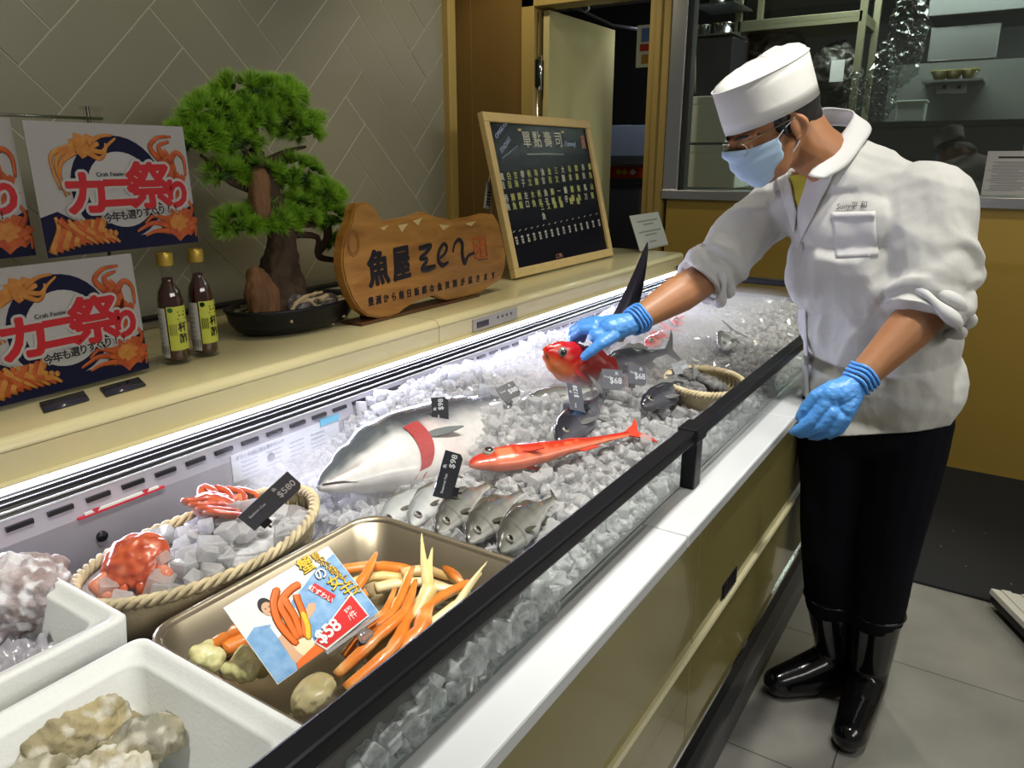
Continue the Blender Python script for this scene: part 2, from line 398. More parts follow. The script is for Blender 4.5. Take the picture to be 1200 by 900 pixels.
# dark room behind the door and the kitchen behind the window
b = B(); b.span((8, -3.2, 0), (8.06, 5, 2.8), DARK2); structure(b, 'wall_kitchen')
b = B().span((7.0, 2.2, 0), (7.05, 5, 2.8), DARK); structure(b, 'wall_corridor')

# black entrance mat
def door_mat():
    m = mat('black_loop_mat', (.022, .023, .026), .9, bump=1, bscale=500, bdist=.004, var=.3, vscale=200)
    o = B().span((2.78, -2.4, 0), (4.03, .48, .011), m, .004).build('floor_mat', loc=(0, 0, 0))
    tag(o, 'black ribbed floor mat in front of the ochre wall', 'mat')
    sp = B()
    for i in range(10):
        x, y = random.uniform(2.85, 3.5), random.uniform(-.2, .4)
        sp.ell((x, y, .0125), (.004*random.uniform(.3, 1), .0025, .0010), mat('grey_crumb', (.3,.3,.28), .7), seg=6, rings=4)
    c = sp.build('paper_scraps', o); c['kind'] = 'stuff'
door_mat()

# ------------------------------------------------------------------ the refrigerated counter
case = empty('display_case', (1.3, .42, 0), 'long refrigerated seafood counter with olive glossy front, white sill and low glass guard', 'display counter')
X0, X1 = -.55, 3.05
def cp(b, name, parent=None):
    return part(b, name, parent or case, case.location)
b = B(); b.span((X0, .412, 0), (X1, 1.15, .085), mat('grey_plinth', (.07, .07, .068), .45), .003); b.span((X0, .445, .085), (X1, 1.15, .39), mat('gloss_black', (.008, .008, .01), .15)); cp(b, 'plinth')
for xa, xb in ((X0, 1.165), (1.168, 2.35), (2.353, X1)):
    b = B(); b.span((xa, .370, .383), (xb, .40, .845), OLIVE, .002); cp(b, 'front_panel')
b = B(); b.span((X0, .362, .593), (X1, .372, .606), mat('pale_strip', (.70, .66, .42), .35), .002); cp(b, 'front_strip')  # pale raised strip along the whole front panel
b = B(); b.span((X0, .366, .376), (X1, .372, .386), CHROME); cp(b, 'edge_strip')
b = B()
for k in range(7): b.span((1.335+k*.012, .3655, .611), (1.342+k*.012, .3705, .64), BLACK)
b.span((1.33, .368, .609), (1.42, .3705, .643), BLACK); cp(b, 'vent_slot')
for xa, xb in ((X0, 1.05), (1.052, 1.72), (1.722, X1)):
    b = B(); b.span((xa, .352, .856), (xb, .432, .881), WHITEM, .004); cp(b, 'sill')
b = B(); b.span((X0, .360, .848), (X1, .40, .8555), mat('gold_line', (.42, .36, .15), .3)); b.span((X0, .356, .8535), (X1, .40, .857), BLACK); cp(b, 'sill_trim')
for xa, xb in ((X0, 1.218), (1.252, X1)):
    b = B(); b.span((xa, .419, .881), (xb, .425, .975), GLASS); cp(b, 'glass_guard')
b = B(); b.span((X0, .405, .973), (X1+.01, .435, .996), BLACKM, .004); b.span((1.205, .402, .970), (1.262, .438, .999), BLACKM, .003); cp(b, 'guard_rail')
for x in (-.02, 1.218, X1-.03):
    b = B(); b.span((x, .405, .881), (x+.034, .432, .975), BLACKM, .003); cp(b, 'guard_post')
# tank: floor, front lip, back wall, end wall
b = B(); b.span((X0, .425, .80), (X1, 1.12, .845), LINER)
b.add([(X0, .432, .881), (X1, .432, .881), (X1, .50, .845), (X0, .50, .845)], [[0, 1, 2, 3]], STEEL)
b.span((X0, 1.098, .84), (X1, 1.14, .935), LINER)
b.add([(X0, 1.098, .935), (X1, 1.098, .935), (X1, 1.106, .968), (X0, 1.106, .968)], [[3, 2, 1, 0]], LINER)
b.span((X1-.03, .43, .84), (X1, 1.14, .93), LINER); b.span((X0, .43, .84), (X0+.03, 1.14, .93), LINER)
cp(b, 'tank_liner')
b = B(); b.span((X0+.03, .50, .8455), (.73, 1.098, .849), mat('black_tank_mat', (.015, .015, .02), .35)); cp(b, 'tank_mat')
b = B(); b.span((X1-.012, .43, .93), (X1-.006, 1.14, .975), GLASS); cp(b, 'end_glass')
b = B(); b.span((X1-.03, .43, .973), (X1+.01, 1.15, .996), BLACKM, .004); b.cyl((X1-.02, 1.137, .99), (X1-.02, 1.137, 1.02), .012, BLACKM); cp(b, 'end_rail')
# air grille: dark channel with bright ribs, black slots below
b = B(); b.add([(X0, 1.106, .968), (X1-.03, 1.106, .968), (X1-.03, 1.138, .991), (X0, 1.138, .991)], [[3, 2, 1, 0]], BLACK)
b.span((X0, 1.134, .9), (X1-.03, 1.15, .988), BLACK)
for y, z, m in ((1.1065, .9695, WHITEM), (1.1145, .976, STEEL), (1.124, .983, DARK2), (1.132, .988, DARK2)):
    b.span((X0, y-.0012, z-.001), (X1-.03, y+.0012, z+.002), m)
cp(b, 'air_grille')
x = .30
while x < X1-.1:
    b = B(); b.span((x, 1.0985, .954), (x+.036, 1.1035, .961), BLACK); cp(b, 'air_slot'); x += .056
b = B(); b.span((X0, 1.143, .991), (X1-.03, 1.1545, 1.0025), mat('lamp_strip_glow', (1, 1, 1), .4, emit=(.86, .88, 1), es=5.0)); cp(b, 'lamp_strip')
b = B(); b.span((X0, 1.138, 1.0027), (X1-.03, 1.1545, 1.005), CREAM); cp(b, 'lamp_shield')  # added lip that blocks the strip's light from the ledge face
for x, z in ((.535, .895), (.86, .915), (1.08, .905)):
    b = B(); b.cyl((x, 1.0975, z), (x, 1.094, z), .0085, BLACK, 16); cp(b, 'drain_hole')
for x in (1.40, 1.425):
    b = B(); b.tube([(x, 1.092, .955), (x, 1.094, .935), (x, 1.094, .87)], .0012, DARK2, 6); cp(b, 'thermostat_wire')

# cream ledge behind the counter
ledge = empty('back_ledge', (1.3, 1.4, 0), 'long cream solid ledge behind the counter, against the herringbone wall', 'ledge')
def lp(b, name, parent=None): return part(b, name, parent or ledge, ledge.location)
def ledge_piece(xa, xb, endcap=False):
    prof = [(1.155, 1.003), (1.155, 1.048)]
    for k in range(7):
        a = R(90*k/6); prof.append((1.173-.018*math.cos(a), 1.047+.018*math.sin(a)))
    prof += [(1.695, 1.065), (1.695, 1.03), (1.2, 1.03), (1.2, 1.003)]
    b = B(); n = len(prof); vs = [(xa, y, z) for y, z in prof]+[(xb, y, z) for y, z in prof]
    fs = [[i, i+n, (i+1) % n+n, (i+1) % n] for i in range(n)]+[list(range(n)), [i+n for i in range(n)][::-1]]
    bm = bmesh.new(); vv = [bm.verts.new(v) for v in vs]; [bm.faces.new([vv[i] for i in f]) for f in fs]
    bmesh.ops.recalc_face_normals(bm, faces=bm.faces[:]); b.bm(bm, CREAM, I4, False); lp(b, 'worktop')
ledge_piece(X0, 1.445); ledge_piece(1.447, 3.12)
b = B(); b.span((X0, 1.175, 0), (3.11, 1.69, 1.03), CREAM); lp(b, 'cabinet_body')
th = B(); th.span((1.585, 1.150, 1.009), (1.80, 1.156, 1.043), mat('grey_keypad', (.30, .29, .26), .4), .001); tho = lp(th, 'thermostat')
t2 = B(); t2.span((1.60, 1.1485, 1.017), (1.655, 1.151, 1.033), BLACK, .001); part(t2, 'thermostat_display', tho, ledge.location)
t3 = B()
for k in range(4): t3.cyl((1.70+k*.022, 1.151, 1.030), (1.70+k*.022, 1.149, 1.030), .004, DARK2, 10)
part(t3, 'thermostat_button', tho, ledge.location)
b = B(); b.span((.9, 1.66, 1.066), (2.18, 1.69, 1.084), STEEL, .003); b.span((.9, 1.655, 1.084), (2.18, 1.69, 1.092), BLACKM, .002); lp(b, 'rear_rail')
# ------------------------------------------------------------------ ice
def cube_mesh(seed, s=1.0):
    rnd = random.Random(seed); bm = bmesh.new(); bmesh.ops.create_cube(bm, size=s)
    for v in bm.verts: v.co += Vector((rnd.uniform(-.14, .14), rnd.uniform(-.14, .14), rnd.uniform(-.12, .12)))*s
    bmesh.ops.bevel(bm, geom=bm.edges[:], offset=s*.10, segments=1, affect='EDGES'); return bm
def ice_h(x, y):
    """height of the ice bed"""
    h = .905 + .018*nz((x, y, 0), 5, 3) + .010*nz((x, y, 0), 13, 8)
    h += .035*sst(.85, 1.02, y)*sst(1.05, 1.5, x) + .012*sst(1.0, 1.8, x)
    h -= .035*sst(.50, .43, y)
    h += .042*sst(1.0, 1.15, x)*sst(.70, .80, y)*sst(1.5, 1.3, x)
    h -= .012*sst(1.0, .80, x)*sst(.62, .85, y)
    if y > .452: h -= .07*sst(.765, .735, x)
    else: h -= .02*sst(.9, .7, x)
    return h
rots = [Euler((random.uniform(0, 6), random.uniform(0, 6), random.uniform(0, 6))).to_matrix().to_4x4() for _ in range(40)]
def ice_bed():
    b = B(); nx, ny = 170, 48
    def f(u, v):
        x = .725+u*2.285; y = .452+v*.642; z = ice_h(x, y)-.014 + .006*nz((x, y, 1), 60, 1)
        z -= .03*sst(.025, 0, x-.725) + .035*sst(.02, 0, y-.452)
        return (x, y, z)
    b.grid(f, nx, ny, ICEBED)
    o = b.build('packed_ice'); tag(o, 'white crushed ice packed over the counter bed under the seafood', 'ice', kind='stuff')
    tmpl = [cube_mesh(k) for k in range(6)]
    tm = [([v.co.copy() for v in t.verts], [[v.index for v in f_.verts] for f_ in t.faces]) for t in tmpl]
    b = B(); rnd = random.Random(11)
    free = []
    n = 0
    x = .45
    while x < 2.98:
        y = .455
        step = .0175 if x < 1.5 else .024
        while y < 1.085:
            px = x+rnd.uniform(-.008, .008); py = y+rnd.uniform(-.008, .008)
            s = rnd.uniform(.013, .025) if x < 1.5 else rnd.uniform(.016, .028)
            z = ice_h(px, py)-.006+rnd.uniform(-.008, .009)
            if not (px < .80 and py > .72 and px < .80): pass
            if px < .745 and py > .448: y += step; continue
            M = Matrix.Translation((px, py, z)) @ rnd.choice(rots) @ Matrix.Diagonal((s, s, s*rnd.uniform(.6, 1), 1))
            vs, fs = tm[rnd.randrange(6)]
            if s > .0222 and z > ice_h(px, py)-.003 and x < 1.7 and len(free) < 235 and rnd.random() < .8: free.append((px, py, z, s))
            else: b.add(vs, fs, ICE, M, False)
            y += step
        x += step
    for k in range(170):
        s = rnd.uniform(.013, .024); px = rnd.uniform(.36, .76); py = rnd.uniform(.432, .446); z = rnd.uniform(.87, .915)-.02*sst(.5, .36, px)
        vs, fs = tm[rnd.randrange(6)]; b.add(vs, fs, ICE, Matrix.Translation((px, py, z)) @ rnd.choice(rots) @ Matrix.Scale(s, 4), False)
    # side of the bed seen through the front glass
    x = .46
    while x < 2.9:
        for k in range(3):
            s = rnd.uniform(.014, .024); px = x+rnd.uniform(-.01, .01); py = .446+.012*k+rnd.uniform(-.006, .006); z = .852+.014*k+rnd.uniform(-.004, .008)
            M = Matrix.Translation((px, py, z)) @ rnd.choice(rots) @ Matrix.Scale(s, 4); vs, fs = tm[rnd.randrange(6)]; b.add(vs, fs, ICE, M, False)
        x += .018
    o2 = b.build('crushed_ice'); tag(o2, 'clear small ice chips heaped over the whole counter bed', 'ice', kind='stuff')
    mods = []
    for t in range(4):
        q = B(); vs, fs = tm[t]; q.add(vs, fs, ICE, I4, False); mods.append(q.data('ice_cube'))
    for i, (px, py, z, s) in enumerate(free):
        o3 = bpy.data.objects.new('ice_cube', mods[i % 4]); C.objects.link(o3); o3.location = (px, py, z+.004); o3.scale = (s, s, s*.85)
        o3.rotation_euler = (rnd.uniform(0, 6), rnd.uniform(0, 6), rnd.uniform(0, 6))
        tag(o3, 'clear ice cube lying loose on top of the crushed ice bed', 'ice cube', 'larger ice cubes on top of the ice bed')
    return mods
ICEM = ice_bed()

# ------------------------------------------------------------------ fish
FISHSKIN = mat('fish_skin', (.5, .5, .5), .22, .0, vcol=True, coat=.6, bump=.25, bscale=180, bdist=.001, var=.15, vscale=60)
FIN = mat('fish_fin', (.3, .3, .3), .35, vcol=True, coat=.3)
EYEB = mat('fish_pupil', (.005, .005, .005), .05, coat=1); EYEW = mat('fish_iris', (.22, .21, .17), .15, coat=1)
def prof(tab, t):
    for i in range(len(tab)-1):
        if t <= tab[i+1][0]:
            u = (t-tab[i][0])/(tab[i+1][0]-tab[i][0]); u = u*u*(3-2*u) if 0 < i else u**.7
            return [tab[i][k]+(tab[i+1][k]-tab[i][k])*u for k in range(1, len(tab[0]))]
    return list(tab[-1][1:])
def fish(name, M, L, tab, colfn, label, cat='fish', group=None, bend=0, eye=None, eyer=.01, fins=True, fincol=(.2, .2, .2), tail=.2, tail_rot=0, gill=None, mouth=None, finfn=None, tailcol=None, fs_=1.0, pect=1.0):
    """x head to tail, y dorsal, z up through the flank; tab rows: t, top, bottom, half width (all / L)"""
    root = empty(name, M.to_translation(), label, cat, group); root.rotation_euler = M.to_euler()
    n, sg = 44, 28
    def cx(t): return (L*t, bend*L*(t-.3)**2*(1 if t > .3 else 0), 0)
    b = B(); vs = []; fs = []
    for i in range(n+1):
        t = i/n; tp, bt, hw = prof(tab, t); c = cx(t)
        for k in range(sg):
            a = 2*math.pi*k/sg; sy = math.sin(a); h = tp if sy > 0 else bt
            vs.append((c[0], c[1]+h*L*sy, hw*L*math.copysign(abs(math.cos(a))**.85, math.cos(a))))
    for i in range(n):
        for k in range(sg):
            k2 = (k+1) % sg; fs.append([i*sg+k, (i+1)*sg+k, (i+1)*sg+k2, i*sg+k2])
    fs.append(list(range(sg))); fs.append([n*sg+k for k in range(sg)][::-1])
    b.add(vs, fs, FISHSKIN); body = b.build('body', root)
    def pc(co, no):
        t = co.x/L; tp, bt, hw = prof(tab, max(0, min(1, t))); y = co.y-cx(t)[1]
        return colfn(t, y/(tp*L+1e-6) if y > 0 else y/(bt*L+1e-6), co)
    paint(body, pc)
    for sgn in (1, -1):
        if eye:
            tp, bt, hw = prof(tab, eye[0]); ez = hw*L*math.sqrt(max(.05, 1-eye[1]**2))*.93*sgn; ey = eye[1]*(tp if eye[1] > 0 else bt)*L
            e = B(); e.ell((eye[0]*L, ey, ez), (eyer, eyer, eyer*.5), EYEW, seg=18, rings=10); e.ell((eye[0]*L, ey, ez+sgn*eyer*.22), (eyer*.68, eyer*.68, eyer*.42), EYEB, seg=16, rings=8)
            e.build('eye', root)
    fc = lambda co, no: (finfn(co) if finfn else mixc(fincol, tuple(c*1.6 for c in fincol), .5+.5*nz(co, 200)))
    if tail:
        tp, bt, hw = prof(tab, 1); h = tail*L; c = cx(1); pts = [(-.02*L, tp*L), (h*.45, h*.55), (h*.85, h*1.0), (h*.8, h*.7), (h*.42, 0), (h*.8, -h*.7), (h*.85, -h*1.0), (h*.45, -h*.55), (-.02*L, -bt*L)]
        q = B(); q.prism(pts, -.0012, .0012, FIN, Matrix.Translation(c) @ Matrix.Rotation(tail_rot, 4, 'X')); q = q.build('tail_fin', root); paint(q, (lambda co, no: tailcol) if tailcol else fc)
    if fins:
        tp = lambda t: prof(tab, t)[0]*L; bt = lambda t: prof(tab, t)[1]*L
        pts = [(t*L, cx(t)[1]+tp(t)*.9) for t in lin(.32, .72, 8)]; top = [(t*L+.012*L, cx(t)[1]+tp(t)+.055*fs_*L*math.sin(math.pi*(1-(t-.32)/.4)**.6)*(.85+.15*math.cos(t*160))) for t in lin(.32, .72, 14)]
        q = B(); q.prism(pts+top[::-1], -.0012, .0012, FIN); q = q.build('dorsal_fin', root); paint(q, fc)
        q = B(); q.prism([(.62*L, cx(.62)[1]-bt(.62)*.9), (.72*L, cx(.72)[1]-bt(.72)*.9), (.77*L, cx(.76)[1]-bt(.76)-.05*fs_*L), (.66*L, cx(.66)[1]-bt(.66)-.06*fs_*L)], -.001, .001, FIN); q = q.build('anal_fin', root); paint(q, fc)
        for sgn in (1, -1):
            hw = prof(tab, .3)[2]*L
            q = B(); Mx = Matrix.Translation((.29*L, -bt(.3)*.25, sgn*hw*.95)) @ Matrix.Rotation(sgn*-.18, 4, 'Y') @ Matrix.Rotation(-.35, 4, 'Z')
            q.prism([(x*L*pect, y*L*pect) for x, y in ((0, .012), (.05, .022), (.10, .022), (.16, .012), (.17, .006), (.13, -.006), (.08, -.016), (.03, -.018), (0, -.012))], -.001, .001, FIN, Mx); q = q.build('pectoral_fin', root); paint(q, fc)
    if gill:
        t0, span_, wd, col = gill
        q = B(); vs = []; m_ = 20
        for i in range(m_+1):
            a = -1.25+2.2*i/m_ if span_ is None else span_[0]+(span_[1]-span_[0])*i/m_
            for k, off in enumerate((-wd*math.cos(a*.8)*.5, wd*math.cos(a*.8)*.5)):
                t = t0+off-.02+.085*math.cos(a*1.0+.45)+.05*math.sin(a); tp_, bt_, hw_ = prof(tab, t); h = tp_ if a > 0 else bt_
                vs.append((t*L, h*L*math.sin(a)*1.0, hw_*L*math.cos(a)*1.0+.0025))
        q.add(vs, [[2*i, 2*i+1, 2*i+3, 2*i+2] for i in range(m_)], mat('gill_red', col, .25, coat=.6, bump=.8, bscale=300)); q.build('gill_opening', root)
    if mouth:
        q = B(); pts = []
        for i in range(9):
            t = .004+mouth*i/8; tp_, bt_, hw_ = prof(tab, t); y = -.25*bt_*L-.02*L*i/8*1.3
            zz = hw_*L*math.sqrt(max(0, 1-min(1, (y/(bt_*L))**2)))
            pts.append((t*L, y, zz+.0006))
        q.tube(pts, [.0006+.0014*math.sin(math.pi*min(1, .15+i/9)) for i in range(9)], mat('mouth_dark', (.05, .03, .03), .4), 8); q.build('mouth', root)
    return root
def lie(head, tail, roll=0, up=(0, 0, 1)):
    """matrix: x from head to tail, z = flank facing up, rolled about x"""
    h = Vector(head); t = Vector(tail); x = (t-h).normalized(); z = Vector(up); z = (z-x*z.dot(x)).normalized(); y = z.cross(x)
    M = Matrix((x, y, z)).transposed().to_4x4() @ Matrix.Rotation(roll, 4, 'X'); M.translation = h; return M
# big silvery fish, gill cut open, snout to the left
def c_big(t, y, co):
    back = (.045, .052, .065); mid = (.34, .34, .35); belly = (.60, .585, .57)
    c = mixc(belly, mid, sst(-.45, .1, y)); c = mixc(c, (.15, .16, .18), sst(-.15, .12, y+.12*nz(co, 18))); c = mixc(c, back, sst(.08, .34, y+.06*nz(co, 30)))
    if t < .27:
        c = mixc(c, (.36, .37, .36), .55*sst(-.2, .2, y)); c = mixc(c, (.66, .66, .64), .9*sst(.10, .05, abs(t-.17))*sst(.45, .1, abs(y+.05)))
        c = mixc(c, (.08, .09, .10), sst(.05, .32, y+.1*nz(co, 40)))
    if .02 < t < .1 and abs(y+.28) < .1: c = mixc(c, (.24, .17, .14), .6)
    if t > .30 and y < .1: c = mixc(c, (.70, .56, .54), .7*sst(.40, .30, t))
    return c
T_big = [(0, .006, .008, .006), (.05, .042, .034, .022), (.12, .075, .062, .042), (.22, .108, .105, .066), (.32, .120, .125, .072), (.5, .115, .115, .068), (.7, .08, .08, .05), (.9, .03, .03, .02), (1, .022, .022, .008)]
Mb = lie((.765, .865, .945), (1.52, .88, .90), R(22))
fish('amberjack', Mb, .78, T_big, c_big, 'large silver-grey fish with a cut red gill, snout towards the crab basket', eye=None, fins=True, fincol=(.10, .11, .11), gill=(.22, (-1.35, .15), .050, (.34, .05, .05)), mouth=.07, pect=.6, fs_=.6)
# three grey fish in a row, heads to the tray, and one paler behind
def c_grey(t, y, co):
    c = mixc((.30, .30, .27), (.12, .12, .10), sst(-.35, .35, y)); c = mixc(c, (.05, .05, .042), sst(.4, .85, y+.15*nz(co, 50)))
    if y < -.5: c = mixc(c, (.6, .6, .57), .6)
    if abs(t-.25) < .012: c = mixc(c, (.05, .05, .05), .5)
    return c
def c_pale(t, y, co):
    c = mixc((.62, .63, .62), (.34, .36, .36), sst(-.35, .5, y)); return mixc(c, (.18, .19, .19), sst(.55, .9, y))
T_gr = [(0, .012, .015, .010), (.05, .055, .045, .028), (.14, .095, .075, .048), (.3, .125, .11, .062), (.45, .125, .115, .06), (.65, .09, .08, .042), (.85, .04, .036, .018), (1, .03, .03, .007)]
for hd, tl, rl, ln, lab, cf in (
    ((.770, .628, .932), (.925, .676, .925), R(40), .215, 'grey whole fish on the ice beside the tray, nearest the upright black price tag', c_grey),
    ((.768, .572, .934), (.920, .612, .925), R(40), .220, 'grey whole fish on the ice, middle one of the three by the tray', c_grey),
    ((.770, .520, .934), (.945, .560, .925), R(44), .225, 'grey whole fish on the ice, closest to the glass guard with a yellowish fin', c_grey),
    ((.785, .690, .918), (.93, .745, .920), R(30), .200, 'pale silver fish half under ice between the big silver fish and the tray', c_pale),
    ((.775, .742, .905), (.92, .79, .905), R(30), .180, 'pale silver fish almost buried in ice below the big fish belly', c_pale)):
    fish('sea_bream', lie(hd, tl, rl), ln, T_gr, cf, lab, group='grey fish laid in a row beside the steel tray', eye=(.115, .12), eyer=.0075, fincol=(.055, .052, .035) , bend=-.12, tail=.07, fs_=.45, pect=.7)
# red fish lying on the ice
def c_red(t, y, co):
    c = mixc((.50, .045, .014), (.56, .018, .010), sst(-.2, .5, y)); c = mixc(c, (.78, .26, .15), .6*sst(-.3, -.8, y))
    c = mixc(c, (.86, .25, .10), .5*sst(.1, .5, nz(co, 60)))
    if .15 < t < .24 and abs(y+.2) < .5: c = mixc(c, (.75, .30, .14), .6)
    return c
T_red = [(0, .02, .015, .012), (.06, .062, .045, .034), (.15, .085, .078, .052), (.26, .088, .09, .055), (.4, .072, .075, .046), (.6, .05, .05, .032), (.85, .027, .027, .014), (1, .022, .022, .006)]
fish('red_gurnard', lie((.992, .733, .935), (1.262, .560, .938), R(14)), .335, T_red, c_red, 'slim bright red fish lying on the ice behind the grey fish', eye=(.12, .42), eyer=.0125, fincol=(.5, .04, .02), bend=.05, tail=.13, fs_=.35, pect=.7)
# red fish held in the glove
T_kin = [(0, .03, .03, .02), (.04, .075, .075, .04), (.12, .125, .13, .062), (.24, .16, .17, .07), (.4, .165, .165, .068), (.6, .12, .12, .05), (.85, .045, .045, .018), (1, .035, .035, .007)]
def c_kin(t, y, co):
    c = mixc((.50, .035, .014), (.56, .008, .010), sst(-.3, .4, y)); c = mixc(c, (.70, .22, .05), .8*sst(.25, 0, abs(t-.15))*sst(0, -.5, y))
    if t > .28: c = mixc(c, (.22, .02, .015), .7*sst(.28, .38, t))
    return mixc(c, (.85, .35, .25), .35*sst(.15, .5, nz(co, 70)))
KIN_H, KIN_T = at(637, 411, X=1.46), at(735, 452, X=1.66)
fish('red_snapper', lie(KIN_H, KIN_T, R(48), (-.5, -.3, .8)), .30, T_kin, c_kin, 'red fish with a round eye gripped in the blue glove above the ice', eye=(.13, .38), eyer=.0125, fincol=(.35, .02, .02), mouth=.05, bend=.0)
# dark fish with its tail lobe upright, mostly buried
def c_dark(t, y, co): return mixc((.07, .07, .085), (.02, .02, .028), sst(-.2, .4, y))
T_tun = [(0, .01, .01, .01), (.1, .07, .07, .05), (.3, .125, .125, .08), (.5, .12, .12, .075), (.75, .06, .06, .035), (.92, .022, .022, .02), (1, .018, .018, .008)]
rt = fish('tuna', lie((1.56, .86, .925), (1.90, .90, .955), R(10)), .36, T_tun, c_dark, 'dark whole tuna with its black tail lobe standing up behind the forearm', fins=True, fincol=(.02, .02, .025), tail=0)
q = B()
base, tip = Vector((1.90, .885, .955)), at(747, 283, X=1.93)
def fin_out(n=18):
    L_, R_ = [], []
    for i in range(n+1):
        t = i/n; c = base.lerp(tip, t) + Vector((0, -.030*math.sin(math.pi*t*.55)+.0, 0)); wd = .046*(1-t)**.8+.0015
        if t < .25: wd *= .55+1.8*t
        L_.append(c + Vector((-.3, 1, 0)).normalized()*wd); R_.append(c - Vector((-.3, 1, 0)).normalized()*wd*.75)
    return L_, R_
Lf, Rf = fin_out(); nrm = Vector((1, .3, 0)).normalized()*.005; vs = []; fs = []
for i, (l, r) in enumerate(zip(Lf, Rf)):
    k = 1-i/len(Lf)*.8; vs += [l, (l+r)/2+nrm*k, r, (l+r)/2-nrm*k]
for i in range(len(Lf)-1):
    for k in range(4): fs.append([i*4+k, i*4+(k+1) % 4, i*4+4+(k+1) % 4, i*4+4+k])
fs.append([0, 1, 2, 3]); q.add(vs, fs, mat('tuna_fin', (.016, .015, .02), .3, coat=.4))
me = q.data('upright_tail_lobe'); me.transform(rt.matrix_basis.inverted()); tf = bpy.data.objects.new('tail_fin', me); C.objects.link(tf); tf.parent = rt
# further fish in the misty far half
for hd, tl, ln, cf, lab, rl, T, ey in (
    ((1.93, .80, .945), (2.14, .84, .945), .26, c_red, 'red fish half buried in ice under the forearm', R(20), T_red, .012),
    ((2.25, .84, .945), (2.45, .92, .94), .24, c_red, 'small red fish in the mist near the far corner of the counter', R(20), T_red, .012),
    ((1.62, .80, .955), (1.86, .73, .955), .27, c_dark, 'dark fish with a raised grey fin behind the two small price tags', R(60), T_gr, .01),
    ((1.17, .655, .935), (1.42, .70, .940), .30, c_dark, 'dark grey fish partly covered by ice in front of the slanted price tag', R(30), T_gr, .01),
    ((1.43, .60, .945), (1.64, .575, .945), .25, c_dark, 'dark grey fish beside the round basket, next to the two small price tags', R(40), T_gr, .01),
    ((1.32, .83, .94), (1.50, .76, .94), .22, c_grey, 'grey fish under the small price tag behind the big silver fish tail', R(30), T_gr, .008),
    ((2.02, .62, .945), (2.24, .66, .945), .24, c_pale, 'pale fish lying in the icy far half beyond the round basket', R(30), T_gr, .008)):
    fish('whole_fish', lie(hd, tl, rl), ln, T, cf, lab, group='fish in the far half of the counter', eye=(.12, .2), eyer=ey*.8, fincol=(.10, .10, .10) if cf is not c_red else (.5, .05, .03))
# ------------------------------------------------------------------ steel tray of snow crab
VC = mat('shellfish', (.5, .5, .5), .32, vcol=True, coat=.5, bump=.35, bscale=220, bdist=.0012, var=.12, vscale=70)
VCR = mat('rough_shell', (.5, .5, .5), .75, vcol=True, bump=.9, bscale=90, bdist=.004, var=.25, vscale=60, detail=8)
TRAYM = mat('tray_steel', (.36, .31, .22), .34, .85, bump=.08, bscale=25)
def rrect(hx, hy, r, n=6):
    out = []
    for cx_, cy_, a0 in ((hx-r, hy-r, 0), (-hx+r, hy-r, 90), (-hx+r, -hy+r, 180), (hx-r, -hy+r, 270)):
        for k in range(n+1):
            a = R(a0+90*k/n); out.append((cx_+r*math.cos(a), cy_+r*math.sin(a)))
    return out
def loft(b, rings, m, close_last=True, close_first=False, smooth=True, M=I4):
    n = len(rings[0]); vs = [v for r_ in rings for v in r_]; fs = []
    for i in range(len(rings)-1):
        for k in range(n): fs.append([i*n+k, i*n+(k+1) % n, (i+1)*n+(k+1) % n, (i+1)*n+k])
    if close_last: fs.append([(len(rings)-1)*n+k for k in range(n)])
    if close_first: fs.append([k for k in range(n)][::-1])
    return b.add(vs, fs, m, M, smooth)
def tray():
    c = Vector((.567, .592, .852)); b = B(); hx, hy = .177, .143
    def ring(ox, z, r): return [(x, y, z) for x, y in rrect(hx+ox, hy+ox, r)]
    loft(b, [ring(-.024, .003, .02), ring(-.014, .001, .035), ring(-.008, .012, .035), ring(0, .087, .038), ring(.004, .091, .04), ring(.009, .090, .042), ring(.010, .086, .043), ring(.006, .084, .042), ring(-.001, .085, .038), ring(-.0095, .012, .036), ring(-.018, .006, .034), ring(-.03, .0045, .02)], TRAYM, True, True)
    o = b.build('steel_tray', None, c); tag(o, 'rectangular stainless steel tray holding orange snow crab legs', 'tray')
tray()
ORG, ORG2, CRM = (.84, .27, .035), (.72, .17, .02), (.80, .62, .26)
def px(lst, z): return [at(x, y, Z=(z[i] if hasattr(z, '__len__') else z)) for i, (x, y) in enumerate(lst)]
def paint_crab(o, k=1.0, top=ORG):
    paint(o, lambda co, no: mixc(mixc(top, ORG2, .5+.5*nz(co, 60)), CRM, .85*sst(.15, -.5, no.z)*k + .55*sst(.05, .5, nz(co, 28, 3))))
def crab_legs(name, loc, label, legs, body=None, group=None):
    root = empty(name, loc, label, 'crab', group)
    for pts, rad, nm, cm in legs:
        b = B()
        P = catmull(pts, 5); n = len(P)
        rr = []
        segn = len(rad)-1
        for i in range(n):
            t = i/(n-1)*segn; k = min(int(t), segn-1); u = t-k
            r = rad[k]*(1-u)+rad[k+1]*u
            r *= 1-.22*math.exp(-((u if k > 0 else 1)*9)**2) - .22*math.exp(-(((1-u) if k < segn-1 else 1)*9)**2)
            rr.append(r)
        b.tube(P, rr, VC, 12, flat=.72)
        o = part(b, nm, root, loc)
        if cm: paint(o, lambda co, no: mixc(cm, (.9, .75, .42), .5+.5*nz(co, 50)))
        else: paint_crab(o)
    return root
